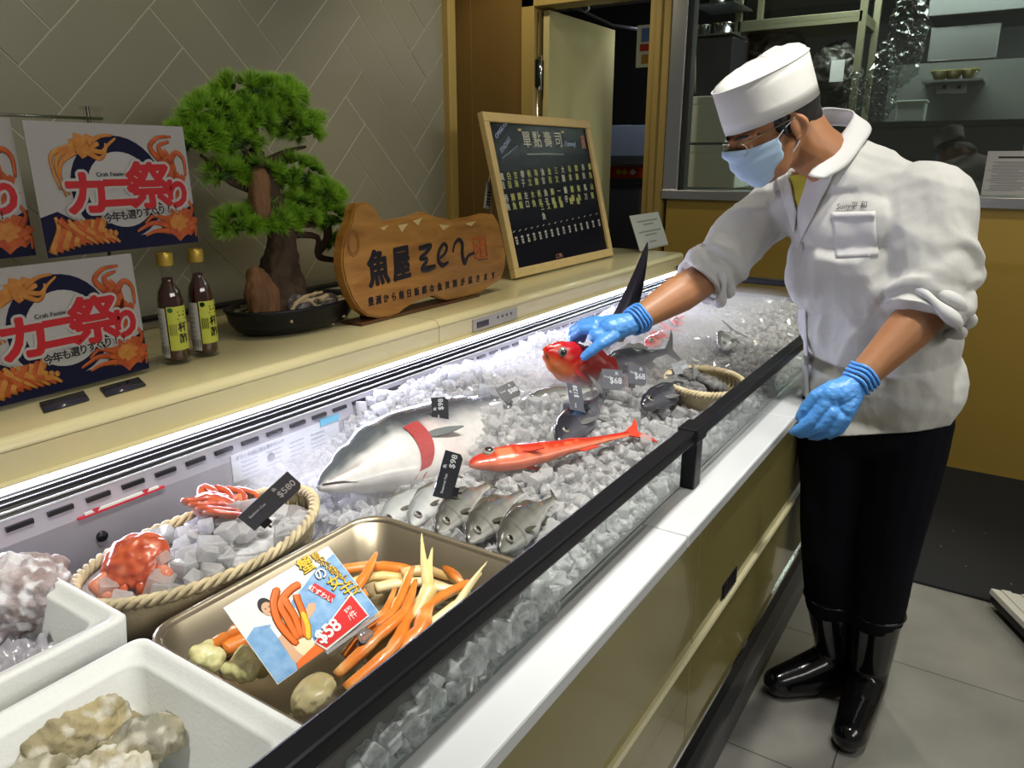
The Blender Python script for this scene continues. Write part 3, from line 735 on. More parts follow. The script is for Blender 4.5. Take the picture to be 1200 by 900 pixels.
def claw(root, loc, base, mid, tips, r0, r1, col, nm='claw'):
    b = B(); b.caps(base, mid, r0*.7, r1, VC); 
    for t in tips:
        P = catmull([mid, mid.lerp(t, .5)+(Vector(t)-mid).orthogonal().normalized()*.002, t], 4); b.tube(P, lin(r1*.75, .0008, len(P)), VC, 10)
    nb = organic(b, .0016, VC, 3); o = part(nb, nm, root, loc); paint(o, lambda co, no: mixc(col, (.86, .66, .30), .5+.5*nz(co, 60))); return o
L0 = Vector((.62, .56, .862))
z = .905
front = crab_legs('snow_crab_cluster', L0, 'bundle of long orange snow crab legs at the tray front, right of the price card', [
    (px([(403, 770), (427, 744), (463, 714), (484, 664)], [.885, .90, .905, .915]), [.0075, .0095, .007, .003], 'leg', None),
    (px([(394, 792), (441, 748), (474, 716), (487, 680)], [.882, .905, .91, .915]), [.0075, .0095, .008, .003], 'leg', None),
    (px([(405, 808), (458, 762), (476, 730), (495, 700)], [.885, .905, .91, .912]), [.008, .010, .0075, .004], 'leg', None),
    (px([(460, 772), (492, 738), (504, 708), (549, 683)], [.895, .91, .912, .908]), [.011, .012, .009, .007], 'leg', None),
    (px([(430, 775), (455, 745), (480, 716), (499, 690)], [.880, .895, .90, .905]), [.0075, .008, .006, .003], 'leg', (.84, .52, .15)),
    (px([(415, 752), (440, 728), (468, 700), (478, 668)], [.880, .89, .895, .905]), [.0075, .008, .006, .003], 'leg', (.82, .42, .08)),
    (px([(418, 738), (447, 722), (463, 690)], [.89, .895, .90]), [.006, .006, .003], 'leg', None)])
cl = px([(487, 722), (502, 694)], [.91, .918])
claw(front, L0, cl[0], cl[1], [at(494, 623, Z=.955), at(507, 640, Z=.94)], .009, .0115, (.76, .60, .20))
cl = px([(498, 737), (534, 712)], [.90, .91])
claw(front, L0, cl[0], cl[1], [at(572, 657, Z=.94), at(566, 672, Z=.93)], .009, .009, (.82, .74, .42))
L1 = Vector((.67, .66, .862))
back = crab_legs('snow_crab_cluster', L1, 'orange and cream crab legs crossing at the back of the tray under its far corner', [
    (px([(405, 655), (450, 648), (500, 650), (515, 643)], .885), [.007, .008, .007, .003], 'leg', (.82, .62, .30)),
    (px([(400, 668), (440, 664), (480, 668), (505, 672)], .888), [.010, .011, .010, .006], 'leg', None),
    (px([(398, 690), (438, 676), (485, 678)], .882), [.009, .010, .007], 'leg', (.78, .50, .12)),
    (px([(415, 694), (429, 672), (441, 648)], [.892, .90, .905]), [.007, .008, .003], 'leg', None),
    (px([(505, 652), (523, 662), (541, 684)], [.89, .90, .895]), [.009, .010, .005], 'leg', None),
    (px([(500, 690), (525, 690), (550, 696)], .888), [.008, .009, .005], 'leg', (.86, .72, .42)),
    (px([(495, 728), (520, 728), (548, 712)], .884), [.009, .009, .006], 'leg', (.86, .72, .42)),
    (px([(470, 672), (500, 668), (530, 676), (548, 690)], .890), [.009, .010, .009, .005], 'leg', (.80, .40, .08)),
    (px([(440, 690), (470, 684), (500, 682), (530, 690)], .878), [.010, .011, .009, .005], 'leg', (.84, .66, .34)),
    (px([(380, 700), (410, 688), (428, 700)], .885), [.010, .011, .006], 'leg', None)])
# shoulder lumps left of the price card, with an orange leg behind
L2 = Vector((.43, .65, .862))
sh = crab_legs('snow_crab_piece', L2, 'pale yellow crab shoulder meat with an orange leg, left of the price card', [
    (px([(235, 758), (262, 742), (300, 728)], .888), [.016, .018, .014], 'leg', None),
    (px([(262, 762), (292, 748), (330, 735)], .880), [.012, .014, .010], 'leg', None)])
for (x, y, r) in ((240, 772, .026), (291, 786, .027)):
    c = at(x, y, Z=.884); b = B(); rnd = random.Random(x)
    for k in range(15):
        a = rnd.uniform(0, 6.28); rr = rnd.uniform(0, 1)*r*.8
        b.ell((c.x+rr*math.cos(a), c.y+rr*math.sin(a), c.z+rnd.uniform(-.004, .010)), (rnd.uniform(.008, .013),)*3, VC, seg=10, rings=6)
    nb = organic(b, .003, VC, 2, lambda co, no: .0012*nz(co, 200)); o = part(nb, 'shoulder', sh, L2)
    paint(o, lambda co, no: mixc((.86, .80, .44), (.66, .66, .28), .5+.8*nz(co, 80)))
# khaki crab carapace at the near corner
c = at(366, 812, Z=.892); b = B(); b.ell((0, 0, 0), (.027, .025, .013), VC)
for k in range(22):
    a = 2*math.pi*k/22; b.ell((.0245*math.cos(a), .0225*math.sin(a), -.003), (.004, .004, .004), VC, seg=8, rings=5)
nb = organic(b, .002, VC, 2, lambda co, no: .0016*nz(co, 90)); o = nb.build('crab_carapace', None, c, rot=(R(-18), R(-8), .3))
tag(o, 'round khaki crab carapace in the near corner of the tray below the price card', 'crab shell')
paint(o, lambda co, no: mixc(mixc((.42, .36, .17), (.56, .49, .27), .5+nz(co, 70)), (.10, .09, .05), sst(.50, .6, nz(co, 160, 5))*.6))

# ------------------------------------------------------------------ printed price card on a clear stand
def price_card():
    cx_ = Vector((.516, .624, .944)); M = frame(cx_, (.992, -.085, .09), (-.12, -.61, .78)); root = empty('price_sign', (0, 0, 0), 'printed price card reading $58 with a man holding crab, standing in the tray', 'price sign'); root.matrix_basis = M
    W, Hh = .148, .105
    RED = mat('print_red', (.62, .02, .02), .35); BLUE = mat('print_sea_blue', (.12, .30, .58), .35, col2=(.30, .50, .74), vscale=60, detail=8)
    SKIN = mat('print_skin', (.66, .40, .24), .4); OR = mat('print_orange', (.80, .16, .02), .35); YEL = mat('print_yellow', (.85, .52, .03), .35); CR = mat('print_cream', (.80, .70, .45), .35)
    LBL = mat('print_light_blue', (.45, .62, .80), .35)
    b = B(); b.box((0, 0, 0), (W, Hh, .0012), WHITEP); z = .0007
    def P(u, v): return ((u-.5)*W, (.5-v)*Hh)
    def poly(pts, m, k): b.prism([P(*q) for q in pts], z, z+.00015*k, m)
    poly([(.005, .42), (.10, .36), (.2, .42), (.32, .5), (.45, .34), (.62, .26), (.8, .16), (.995, .12), (.995, .995), (.005, .995)], BLUE, 1)
    poly([(.2, .45), (.3, .38), (.45, .42), (.40, .95), (.2, .95)], WHITEP, 2)                      # shirt
    poly([(.20, .60), (.26, .58), (.30, .9), (.24, .97), (.19, .9)], SKIN, 3)                      # arms
    poly([(.44, .56), (.56, .46), (.60, .5), (.58, .56), (.47, .62)], SKIN, 4)
    def disc(u, v, ru, rv, m, k, n=20): b.prism([P(u+ru*math.cos(6.2832*i/n), v+rv*math.sin(6.2832*i/n)) for i in range(n)], z, z+.00015*k, m)
    disc(.265, .225, .055, .10, INK, 3); disc(.268, .27, .046, .085, SKIN, 4)
    disc(.252, .255, .008, .006, INK, 5); disc(.284, .255, .008, .006, INK, 5); poly([(.252, .305), (.284, .305), (.27, .32)], RED, 5)
    disc(.33, .80, .075, .16, CR, 5)                                                              # crab body
    def leg(pts, r, m, k):
        pp = [Vector((*P(*q), z+.00015*k)) for q in pts]; b.tube(catmull(pp, 4), [r*.6]+[r]*(len(pp)*4-5)+[r*.4, r*.2], m, 6, flat=.06)
    leg([(.29, .78), (.27, .48), (.33, .25), (.43, .12)], .0048, OR, 6); leg([(.32, .74), (.34, .5), (.37, .30), (.50, .22), (.60, .22)], .0048, OR, 7)
    leg([(.35, .74), (.40, .5), (.41, .32), (.44, .28)], .0046, OR, 8); leg([(.37, .76), (.46, .55), (.50, .36), (.52, .3)], .0044, OR, 9); leg([(.38, .80), (.44, .66), (.47, .5)], .0038, YEL, 10)
    poly([(.20, .93), (.42, .88), (.44, .995), (.18, .995)], OR, 8)
    poly([(.63, .33), (.70, .30), (.78, .56), (.71, .60)], RED, 6)
    b.text('紅ずわい', .0085, WHITEP, Matrix.Translation((*P(.682, .45), z+.0012)) @ Matrix.Rotation(-1.15, 4, 'Z'), off=.0001, align='CENTER', cy='CENTER')
    for i, (ch, s) in enumerate((('蟹', .021), ('の', .017), ('女', .018), ('王', .018))):
        u, v = .735+i*.052, .08+i*.175
        b.bold(ch, s, INK, Matrix.Translation((*P(u, v), z+.0009)), r=.0008, align='CENTER', cy='CENTER')
        b.bold(ch, s, YEL if i != 1 else WHITEP, Matrix.Translation((*P(u, v), z+.0016)), r=.0003, align='CENTER', cy='CENTER')
    for i, ch in enumerate('贅沢な味をどうぞ'):
        u, v = .85+i*.0165, .05+i*.085
        b.bold(ch, .0115, INK, Matrix.Translation((*P(u, v), z+.0009)), r=.0004, align='CENTER', cy='CENTER')
        b.text(ch, .0115, YEL, Matrix.Translation((*P(u, v), z+.0014)), align='CENTER', cy='CENTER')
    b.build('card', root)
    b = B(); b.prism([P(.40, .86), (P(.40, .86)[0]+.074, P(.40, .86)[1]+.024+.0), (P(.40, .86)[0]+.074, P(.40, .86)[1]-.012), (P(.40, .86)[0]+.006, P(.40, .86)[1]-.016)], z+.0018, z+.0022, WHITEP)
    b.prism([P(.41, .865), (P(.41, .865)[0]+.070, P(.41, .865)[1]+.022), (P(.41, .865)[0]+.071, P(.41, .865)[1]-.010), (P(.41, .865)[0]+.006, P(.41, .865)[1]-.013)], z+.0023, z+.0026, RED)
    x0, y0 = P(.43, .955)
    b.bold('$58', .0225, WHITEP, Matrix.Translation((x0, y0+.003, z+.003)) @ Matrix.Rotation(R(4), 4, 'Z'), r=.0005, sp=.95)
    b.text('/件', .0105, WHITEP, Matrix.Translation((x0+.046, y0+.006, z+.003)) @ Matrix.Rotation(R(4), 4, 'Z'))
    b.text('$90', .007, WHITEP, Matrix.Translation((x0+.047, y0+.0165, z+.003)) @ Matrix.Rotation(R(4), 4, 'Z'))
    b.build('price_flash', root)
    b = B(); b.box((.028, -Hh/2-.004, .001), (.08, .016, .004), ACRYL); b.box((.028, -Hh/2-.004, .004), (.08, .004, .002), mat('clip_edge', (.7, .72, .75), .1, trans=.6))
    b.build('clip_rail', root)
    b = B(); b.lathe([(.001, .0), (.010, 0), (.011, .002), (.009, .004), (.001, .004)], mat('clear_plastic', (.85, .88, .9), .08, trans=.85), Matrix.Translation((.038, -Hh/2-.016, .004)), 20)
    b.build('clip_joint', root)
    b = B(); iv = M.inverted(); p0 = M @ Vector((.030, -Hh/2-.016, 0)); p1 = Vector((p0.x, p0.y-.01, .862))
    b.cyl(p0, p1, .0035, mat('clear_plastic'), 12); b.cyl(p1, p1+Vector((0, 0, .006)), .014, mat('clear_plastic'), 20)
    me = b.data('stand'); me.transform(iv); so = bpy.data.objects.new('stand', me); C.objects.link(so); so.parent = root
price_card()

# ------------------------------------------------------------------ woven basket with two crabs on ice
WICK = mat('wicker', (.66, .55, .34), .6, var=.35, vscale=30, bump=.7, bscale=120, bdist=.002)
def oval(cx_, cy_, a, b_, rot_, n):
    out = []
    for k in range(n):
        t = 2*math.pi*k/n; x, y = a*math.cos(t), b_*math.sin(t); out.append(Vector((cx_+x*math.cos(rot_)-y*math.sin(rot_), cy_+x*math.sin(rot_)+y*math.cos(rot_), 0)))
    return out
def basket(name, loc, a, b_, rot_, h, label, lift=None):
    root = empty(name, loc, label, 'basket', rot=(0, 0, rot_)); n = 96
    lf = lift or (lambda t: 0)
    def rimp(t, r=1.0, z=0): return Vector((a*r*math.cos(t), b_*r*math.sin(t), h+z+lf(t)))
    for s in range(3):                                                     # twisted rim, three strands
        b = B(); P = []
        for k in range(180):
            t = 2*math.pi*k/180; ph = t*22+s*2.094; P.append(rimp(t, 1+.0055*math.cos(ph)/a, .0055*math.sin(ph)))
        b.tube(P, .0042, WICK, 6, closed=True); b.build('rim_strand', root)
    b = B(); nu, nv = 96, 12
    def f(u, v):
        t = 2*math.pi*u; r = .62+.38*math.sin(v*math.pi/2)**.8; w_ = .0016*math.sin(u*nu*math.pi)*(1 if int(v*nv) % 2 else -1)
        p = rimp(t, r); p.z = (h+lf(t))*(1-math.cos(v*math.pi/2))**1.0+.001; p.x += w_*math.cos(t); p.y += w_*math.sin(t); return p
    b.grid(f, nu, nv, WICK); b.add([(a*.62*math.cos(2*math.pi*k/32), b_*.62*math.sin(2*math.pi*k/32), .002) for k in range(32)], [list(range(32))], WICK)
    b.build('weave', root)
    b = B()
    for k in range(40):
        t = 2*math.pi*k/40; b.tube([rimp(t, .64, -h*.98), rimp(t, .86, -h*.70), rimp(t, .97, -h*.3), rimp(t, 1, 0)], .0016, WICK, 5)
    o = b.build('ribs', root); o['kind'] = 'stuff'; return root
BK = Vector((.562, .872, .850))
bk = basket('wicker_basket', BK, .172, .098, R(-4), .084, 'oval woven wicker basket with crabs and ice cubes at the left end of the counter', lambda t: .018*math.cos(t)**2 if math.cos(t) > 0 else .0)
b = B()                                                                     # cloudy plastic liner
def lf_(u, v):
    t = 2*math.pi*u; r = .60+.36*v; return (.172*r*math.cos(t), .098*r*math.sin(t), .01+.068*v**1.6+.003*nz((math.cos(t)*3, math.sin(t)*3, v), 3))
b.grid(lf_, 60, 8, mat('cloudy_liner', (.74, .70, .72), .3, trans=.35)); b.build('plastic_liner', bk)
b = B(); b.grid(lambda u, v: (.172*.93*v*math.cos(2*math.pi*u), .098*.93*v*math.sin(2*math.pi*u), .060+.014*(1-v*v)+.006*nz((math.cos(2*math.pi*u)*v, math.sin(2*math.pi*u)*v, 0), 5, 2)), 50, 14, ICEBED)
o = b.build('basket_ice_fill', None, BK, rot=(0, 0, R(-4))); tag(o, 'cloudy melting ice filling the wicker basket between the two crabs', 'ice', kind='stuff')
rnd = random.Random(5); cnt = 0
for k in range(400):
    u, v = rnd.uniform(-1, 1), rnd.uniform(-1, 1)
    if u*u+v*v > .80 or cnt >= 62: continue
    x, y = BK.x+.172*u, BK.y+.098*v
    s = rnd.uniform(.017, .028); lay = rnd.random(); z_ = .850+.074+.016*(1-u*u-v*v)+(.016 if lay > .65 and u*u+v*v < .4 else 0)
    o = bpy.data.objects.new('ice_cube', ICEM[cnt % 4]); C.objects.link(o); o.location = (x, y, z_+.002); o.scale = (s, s, s*rnd.uniform(.7, 1)); o.rotation_euler = (rnd.uniform(-.5, .5), rnd.uniform(-.5, .5), rnd.uniform(0, 3))
    tag(o, 'clear ice cube heaped in the wicker basket around the crabs', 'ice cube', 'ice cubes in the wicker basket'); cnt += 1
def crab(name, loc, rz, label, s=1.0, tilt=(0, 0), folded=True):
    root = empty(name, loc, label, 'crab', 'crabs in the wicker basket', rot=(tilt[0], tilt[1], rz)); RED1, RED2, PK = (.62, .13, .05), (.42, .06, .03), (.72, .36, .26)
    b = B(); b.ell((0, 0, 0), (.034*s, .030*s, .017*s), VC)
    for k in range(9):
        a = R(200+k*17.5); b.ell((.030*s*math.cos(a), .027*s*math.sin(a), .003), (.006*s, .006*s, .006*s), VC, seg=8, rings=6)
    nb = organic(b, .0022, VC, 2, lambda co, no: .0022*nz(co, 110)); o = nb.build('carapace', root)
    paint(o, lambda co, no: mixc(mixc(RED1, RED2, .5+nz(co, 90)), PK, .7*sst(.2, -.6, no.z)+.4*sst(.2, .5, nz(co, 60, 4))))
    for sd in (1, -1):
        for k in range(4):
            if folded:
                st = Vector((sd*(.008+.0075*k), -.018, -.002))*s; p1 = Vector((sd*(.008+.0085*k), -.036+.003*k, .001))*s; p2 = Vector((sd*(.007+.008*k), -.036+.003*k, -.018))*s; p3 = Vector((sd*(.005+.006*k), -.024, -.030))*s; r0 = .0062
            else:
                a = R(8+k*20); st = Vector((sd*.024*math.cos(a), .020*math.sin(a), 0))*s; p1 = Vector((sd*(.052-.006*k), -.012+.014*k, .010))*s
                p2 = Vector((sd*(.046-.010*k), -.044+.016*k, .012))*s; p3 = Vector((sd*(.022-.012*k), -.058+.018*k, .004))*s; r0 = .0072
            b = B(); P = catmull([st, p1, p2, p3], 5); b.tube(P, [(r0-.0036*i/(len(P)-1))*s*(1-.22*(i % 5 == 0 and 0 < i < len(P)-1)) for i in range(len(P))], VC, 9, flat=.75); o = b.build('leg', root)
            paint(o, lambda co, no: mixc(mixc(RED1, RED2, .5+nz(co, 80)), PK, .6*sst(.2, -.6, no.z)))
        b = B(); q0 = Vector((sd*.026*s, -.014*s, .002)); q1 = q0+Vector((sd*.008, -.012, .004))*s; q2 = q1+Vector((-sd*.012, -.012, -.004))*s
        b.chain([q0, q1, q2], [.0055*s, .0075*s, .0080*s], VC, 10); b.tube([q2, q2+Vector((-sd*.012, -.004, .002))*s], [.005*s, .0008], VC, 8); b.tube([q2, q2+Vector((-sd*.010, -.008, -.004))*s], [.0045*s, .0008], VC, 8)
        nb = organic(b, .0016, VC, 2); o = nb.build('claw', root); paint(o, lambda co, no: mixc(RED1, PK, .5+.5*nz(co, 70)))
    return root
crab('hair_crab', at(160, 655, Z=.952), R(-48), 'pinkish red crab at the left end of the wicker basket, legs folded under it', 1.25, (R(35), R(-5)))
crab('hair_crab', at(250, 592, Z=.957), R(35), 'reddish brown crab at the back of the wicker basket beside the slanted grey price tag', 1.05, (R(14), R(8)), False)
# round basket of dark shellfish in the far half
bk2 = basket('wicker_basket', Vector((1.66, .545, .895)), .115, .088, R(25), .058, 'round shallow wicker basket of dark shellfish near the glass guard')
rnd = random.Random(9)
for k, (x, y, s) in enumerate(((1.60, .55, .040), (1.67, .53, .042), (1.64, .60, .038), (1.71, .59, .036))):
    b = B(); b.ell((0, 0, 0), (s, s*.75, s*.42), VCR); nb = organic(b, .004, VCR, 1, lambda co, no: .003*nz(co, 90, k)+.002*nz(co, 220, k)); o = nb.build('abalone', None, (x, y, .945), rot=(rnd.uniform(-.3, .3), rnd.uniform(-.3, .3), rnd.uniform(0, 3)))
    paint(o, lambda co, no: mixc((.05, .05, .055), (.20, .20, .19), .5+nz(co, 100)))
    tag(o, ['dark rough abalone at the left of the round basket', 'dark rough abalone at the front of the round basket', 'dark rough abalone at the back left of the round basket', 'dark rough abalone on the right side of the round basket'][k], 'abalone', 'abalones in the round basket')

# ------------------------------------------------------------------ slate price tags
SLATE = mat('slate_card', (.022, .024, .030), .35, coat=.2); SLATE2 = mat('slate_grey', (.075, .08, .10), .4)
def ptag(c, x, up, w_, h_, big, small, label, m=SLATE, foot=.90):
    n = Vector(x).cross(Vector(up)).normalized(); M = frame(c, x, n); 
    root = empty('price_tag', (0, 0, 0), label, 'price tag', 'slate price tags standing in the ice'); root.matrix_basis = M
    b = B(); k = .006; b.prism([(-w_/2, -h_/2), (w_/2-k, -h_/2), (w_/2, -h_/2+k), (w_/2, h_/2), (-w_/2, h_/2)], -.0008, .0008, m)
    sd = 1 if n.dot(Vector((0, 0, 1.45))-Vector(c)) > 0 else -1
    Mt = Matrix.Identity(4) if sd > 0 else Matrix.Rotation(math.pi, 4, 'Y')
    CH = mat('chalk_white', (.55, .57, .60), .5); Z0 = Matrix.Translation((0, 0, .001))
    b.text(big, h_*.42, CH, Mt @ Matrix.Translation((w_*.46, -h_*.18, .001)), align='RIGHT', off=.0001)
    b.text(small, h_*.17, CH, Mt @ Matrix.Translation((-w_*.40, h_*.06, .001)))
    b.text('魚', h_*.20, CH, Mt @ Matrix.Translation((w_*.12, h_*.24, .001)))
    b.build('card', root)
    b = B(); b.box((-w_*.30, -h_/2-.003, 0), (.014, .009, .005), BLACK); b.tube([(-w_*.30, -h_/2-.006, 0), (-w_*.30, -h_/2-.014, 0)], .0016, BLACK, 6); b.build('clip_foot', root)
ptag((.617, .795, .999), (.696, -.397, .599), (-.57, .202, .796), .088, .034, '$580', 'Sashimi Cut', 'blue-grey slate price tag slanting over the rim of the wicker basket', SLATE2)
ptag((.845, .665, .985), (.482, .004, .876), (-.80, .40, .40), .072, .034, '$98', 'Seasonal Fish', 'black slate price tag standing between the big silver fish and the red fish')
ptag((1.064, .853, .985), (.194, .164, .967), (-.867, .49, .09), .066, .034, '$98', 'Whole Fish', 'black slate price tag standing upright on the back of the big silver fish')
ptag((1.259, .826, .985), (.80, -.30, .178), (.1, .7, .6), .046, .036, '$88', 'Fresh', 'small dark price tag tilted in the ice beyond the big silver fish tail')
ptag((1.30, .69, .984), (.55, .45, .55), (-.55, .62, .45), .066, .036, '$128', 'Fillet', 'dark grey price tag lying slanted behind the red fish on the ice', SLATE2)
ptag((1.465, .688, .982), (.731, -.622, -.15), (.3, .32, .9), .050, .046, '$68', 'Fresh', 'grey square price tag just below the gripped red fish', SLATE2)
ptag((1.535, .66, .980), (.748, -.495, -.20), (.4, .256, .9), .048, .046, '$68', 'Fresh', 'grey square price tag in front of the raised fin, right of its neighbour', SLATE2)
ptag((1.70, .62, .965), (.85, -.35, .1), (.2, .5, .8), .05, .03, '$48', 'Shellfish', 'pale grey price tag resting on the dark shellfish in the round basket', mat('tag_pale', (.25, .26, .28), .4))

# ------------------------------------------------------------------ labels stuck on the tank wall
b = B(); Y = 1.0965
p = [at(278, 527, Y=Y), at(395, 482, Y=Y), at(405, 502, Y=Y), at(400, 520, Y=Y), at(300, 556, Y=Y), at(283, 545, Y=Y)]
STK = mat('sticker_white', (.60, .63, .72), .5)
xa, xb, zt, zb = .775, 1.035, .945, .893
b.span((xa, 1.0955, zb), (xb, 1.098, zt), STK); b.span((xb-.05, 1.094, zt-.008), (xb, 1.0962, zt+.006), mat('sticker_blue', (.10, .45, .70), .4))
root = b.build('notice_label', None, (0, 0, 0)); tag(root, 'white operating notice label with a small blue heading stuck on the tank back wall', 'label')
q = B()
for i in range(4):
    for j in range(4):
        q.span((xa+.02+i*.055, 1.0945, zb+.006+j*.009), (xa+.055+i*.055, 1.0958, zb+.008+j*.009), mat('sticker_ink', (.25, .27, .38), .5))
q.text('ダクトの前に物を置かないで', .0085, mat('sticker_ink'), Matrix.Translation((xa+.008, 1.0944, zt-.0105)) @ Matrix.Rotation(R(90), 4, 'X'))
q.build('notice_print', root)
b = B(); RT = mat('red_tape', (.60, .03, .06), .4)
b.span((.505, 1.094, .9345), (.645, 1.0985, .9380), RT); b.span((.515, 1.0942, .938), (.635, 1.0985, .9415), WHITEP)
for x in (.532, .612): b.add([(x-.007, 1.0935, .9445), (x+.007, 1.0935, .9445), (x, 1.0935, .936)], [[0, 1, 2]], RT)
o = b.build('load_line_label'); tag(o, 'red and white load line strip with two small arrows on the tank wall', 'label')

# ------------------------------------------------------------------ polystyrene boxes and rock oysters
FOAM = mat('polystyrene', (.74, .76, .74), .6, bump=.35, bscale=220, bdist=.0012)
def foam_box(xa, xb, ya, yb, zb, zt, label, mark=False):
    c = Vector(((xa+xb)/2, (ya+yb)/2, zb)); hx, hy, h = (xb-xa)/2, (yb-ya)/2, zt-zb; b = B()
    def ring(o, z, r): return [(x, y, z) for x, y in rrect(hx+o, hy+o, r)]
    loft(b, [ring(-.012, 0, .012), ring(-.008, .003, .014), ring(0, h-.004, .014), ring(-.003, h, .014), ring(-.012, h, .014), ring(-.013, h-.006, .014), ring(-.024, h-.006, .016), ring(-.027, h-.010, .018), ring(-.036, .03, .022), ring(-.045, .022, .02)], FOAM, True, True, True)
    root = b.build('foam_box', None, c); tag(root, label, 'box', 'white foam boxes at the left end of the counter')
    if mark:
        q = B(); q.text('生', .02, mat('blue_ink', (.02, .06, .35), .5), Matrix.Translation((hx+.0002, -hy+.05, .02)) @ Matrix.Rotation(R(90), 4, 'X') @ Matrix.Rotation(R(90), 4, 'Y')); q.build('printed_mark', root)
foam_box(.04, .378, .742, 1.012, .848, .972, 'white foam box with a large frosty shellfish, furthest back at the left end')
foam_box(-.02, .366, .430, .700, .848, .972, 'white foam box of rock oysters in the near left corner beside the steel tray')
def oyster(c, r, seed, label, c1, c2, c3, cat='oyster', grp='rock oysters in the near foam box', rot_=0):
    b = B(); rnd = random.Random(seed); b.ell((0, 0, 0), r, VCR)
    for k in range(7): b.ell((rnd.uniform(-.6, .6)*r[0], rnd.uniform(-.6, .6)*r[1], rnd.uniform(-.2, .6)*r[2]), (r[0]*.45, r[1]*.45, r[2]*.45), VCR, seg=10, rings=6)
    def d(co, no):
        l = abs(math.sin((co.length+.016*nz(co, 22, seed))*300)); return .006*nz(co, 40, seed)+.005*nz(co, 100, seed)+.0035*l+.002*nz(co, 240, seed)
    nb = organic(b, .0026, VCR, 1, d); o = nb.build('rock_oyster' if cat == 'oyster' else 'whelk', None, c, rot=(rnd.uniform(-.2, .2), rnd.uniform(-.2, .2), rot_))
    paint(o, lambda co, no: mixc(mixc(c1, c2, .5+1.3*nz(co, 28, seed)), c3, sst(.0, .35, nz(co, 75, seed+2))))
    tag(o, label, cat, grp)
K1, K2, K3 = (.44, .37, .20), (.25, .22, .13), (.60, .57, .46)
oyster(at(90, 856, Z=.925), (.052, .038, .026), 1, 'largest mottled khaki oyster in the near foam box, in the middle', K1, K2, K3, rot_=.2)
oyster(at(172, 868, Z=.918), (.040, .026, .018), 2, 'flatter frilly oyster at the right of the near foam box', K1, (.30, .29, .22), K3, rot_=-.3)
oyster(at(12, 872, Z=.925), (.040, .034, .022), 3, 'grey green oyster at the left edge of the picture in the near foam box', (.42, .41, .29), (.26, .27, .22), K3, rot_=.9)
oyster(at(130, 905, Z=.915), (.050, .026, .018), 4, 'pale frilly oyster at the bottom front of the near foam box', K1, K3, (.75, .73, .64), rot_=.1)
oyster(at(45, 905, Z=.918), (.040, .030, .020), 5, 'grey oyster against the near edge of the near foam box, below the largest', (.45, .44, .33), K2, K3, rot_=.5)
F1, F2, F3 = (.62, .56, .58), (.36, .28, .27), (.80, .79, .82)
oyster(at(28, 690, Z=.955), (.050, .050, .036), 6, 'large frosty pinkish grey shell standing up in the back foam box', F1, F2, F3, 'shellfish', 'frosty shells in the back foam box', .5)
oyster(at(5, 722, Z=.925), (.045, .040, .028), 7, 'smaller dark frosty shell beside the large one in the back foam box', (.42, .38, .40), F2, F3, 'shellfish', 'frosty shells in the back foam box', 1.5)
b = B(); rnd = random.Random(3)
b.grid(lambda u, v: (.22+.12*u, .80+.14*v, .915+.014*nz((u, v, 0), 6, 2)+.01*nz((u, v, 0), 14, 4)), 40, 40, mat('frosty_bag', (.55, .53, .60), .12, trans=.45, coat=.5))
o = b.build('plastic_bag'); tag(o, 'crinkled clear plastic bag around the shells in the back foam box', 'bag')
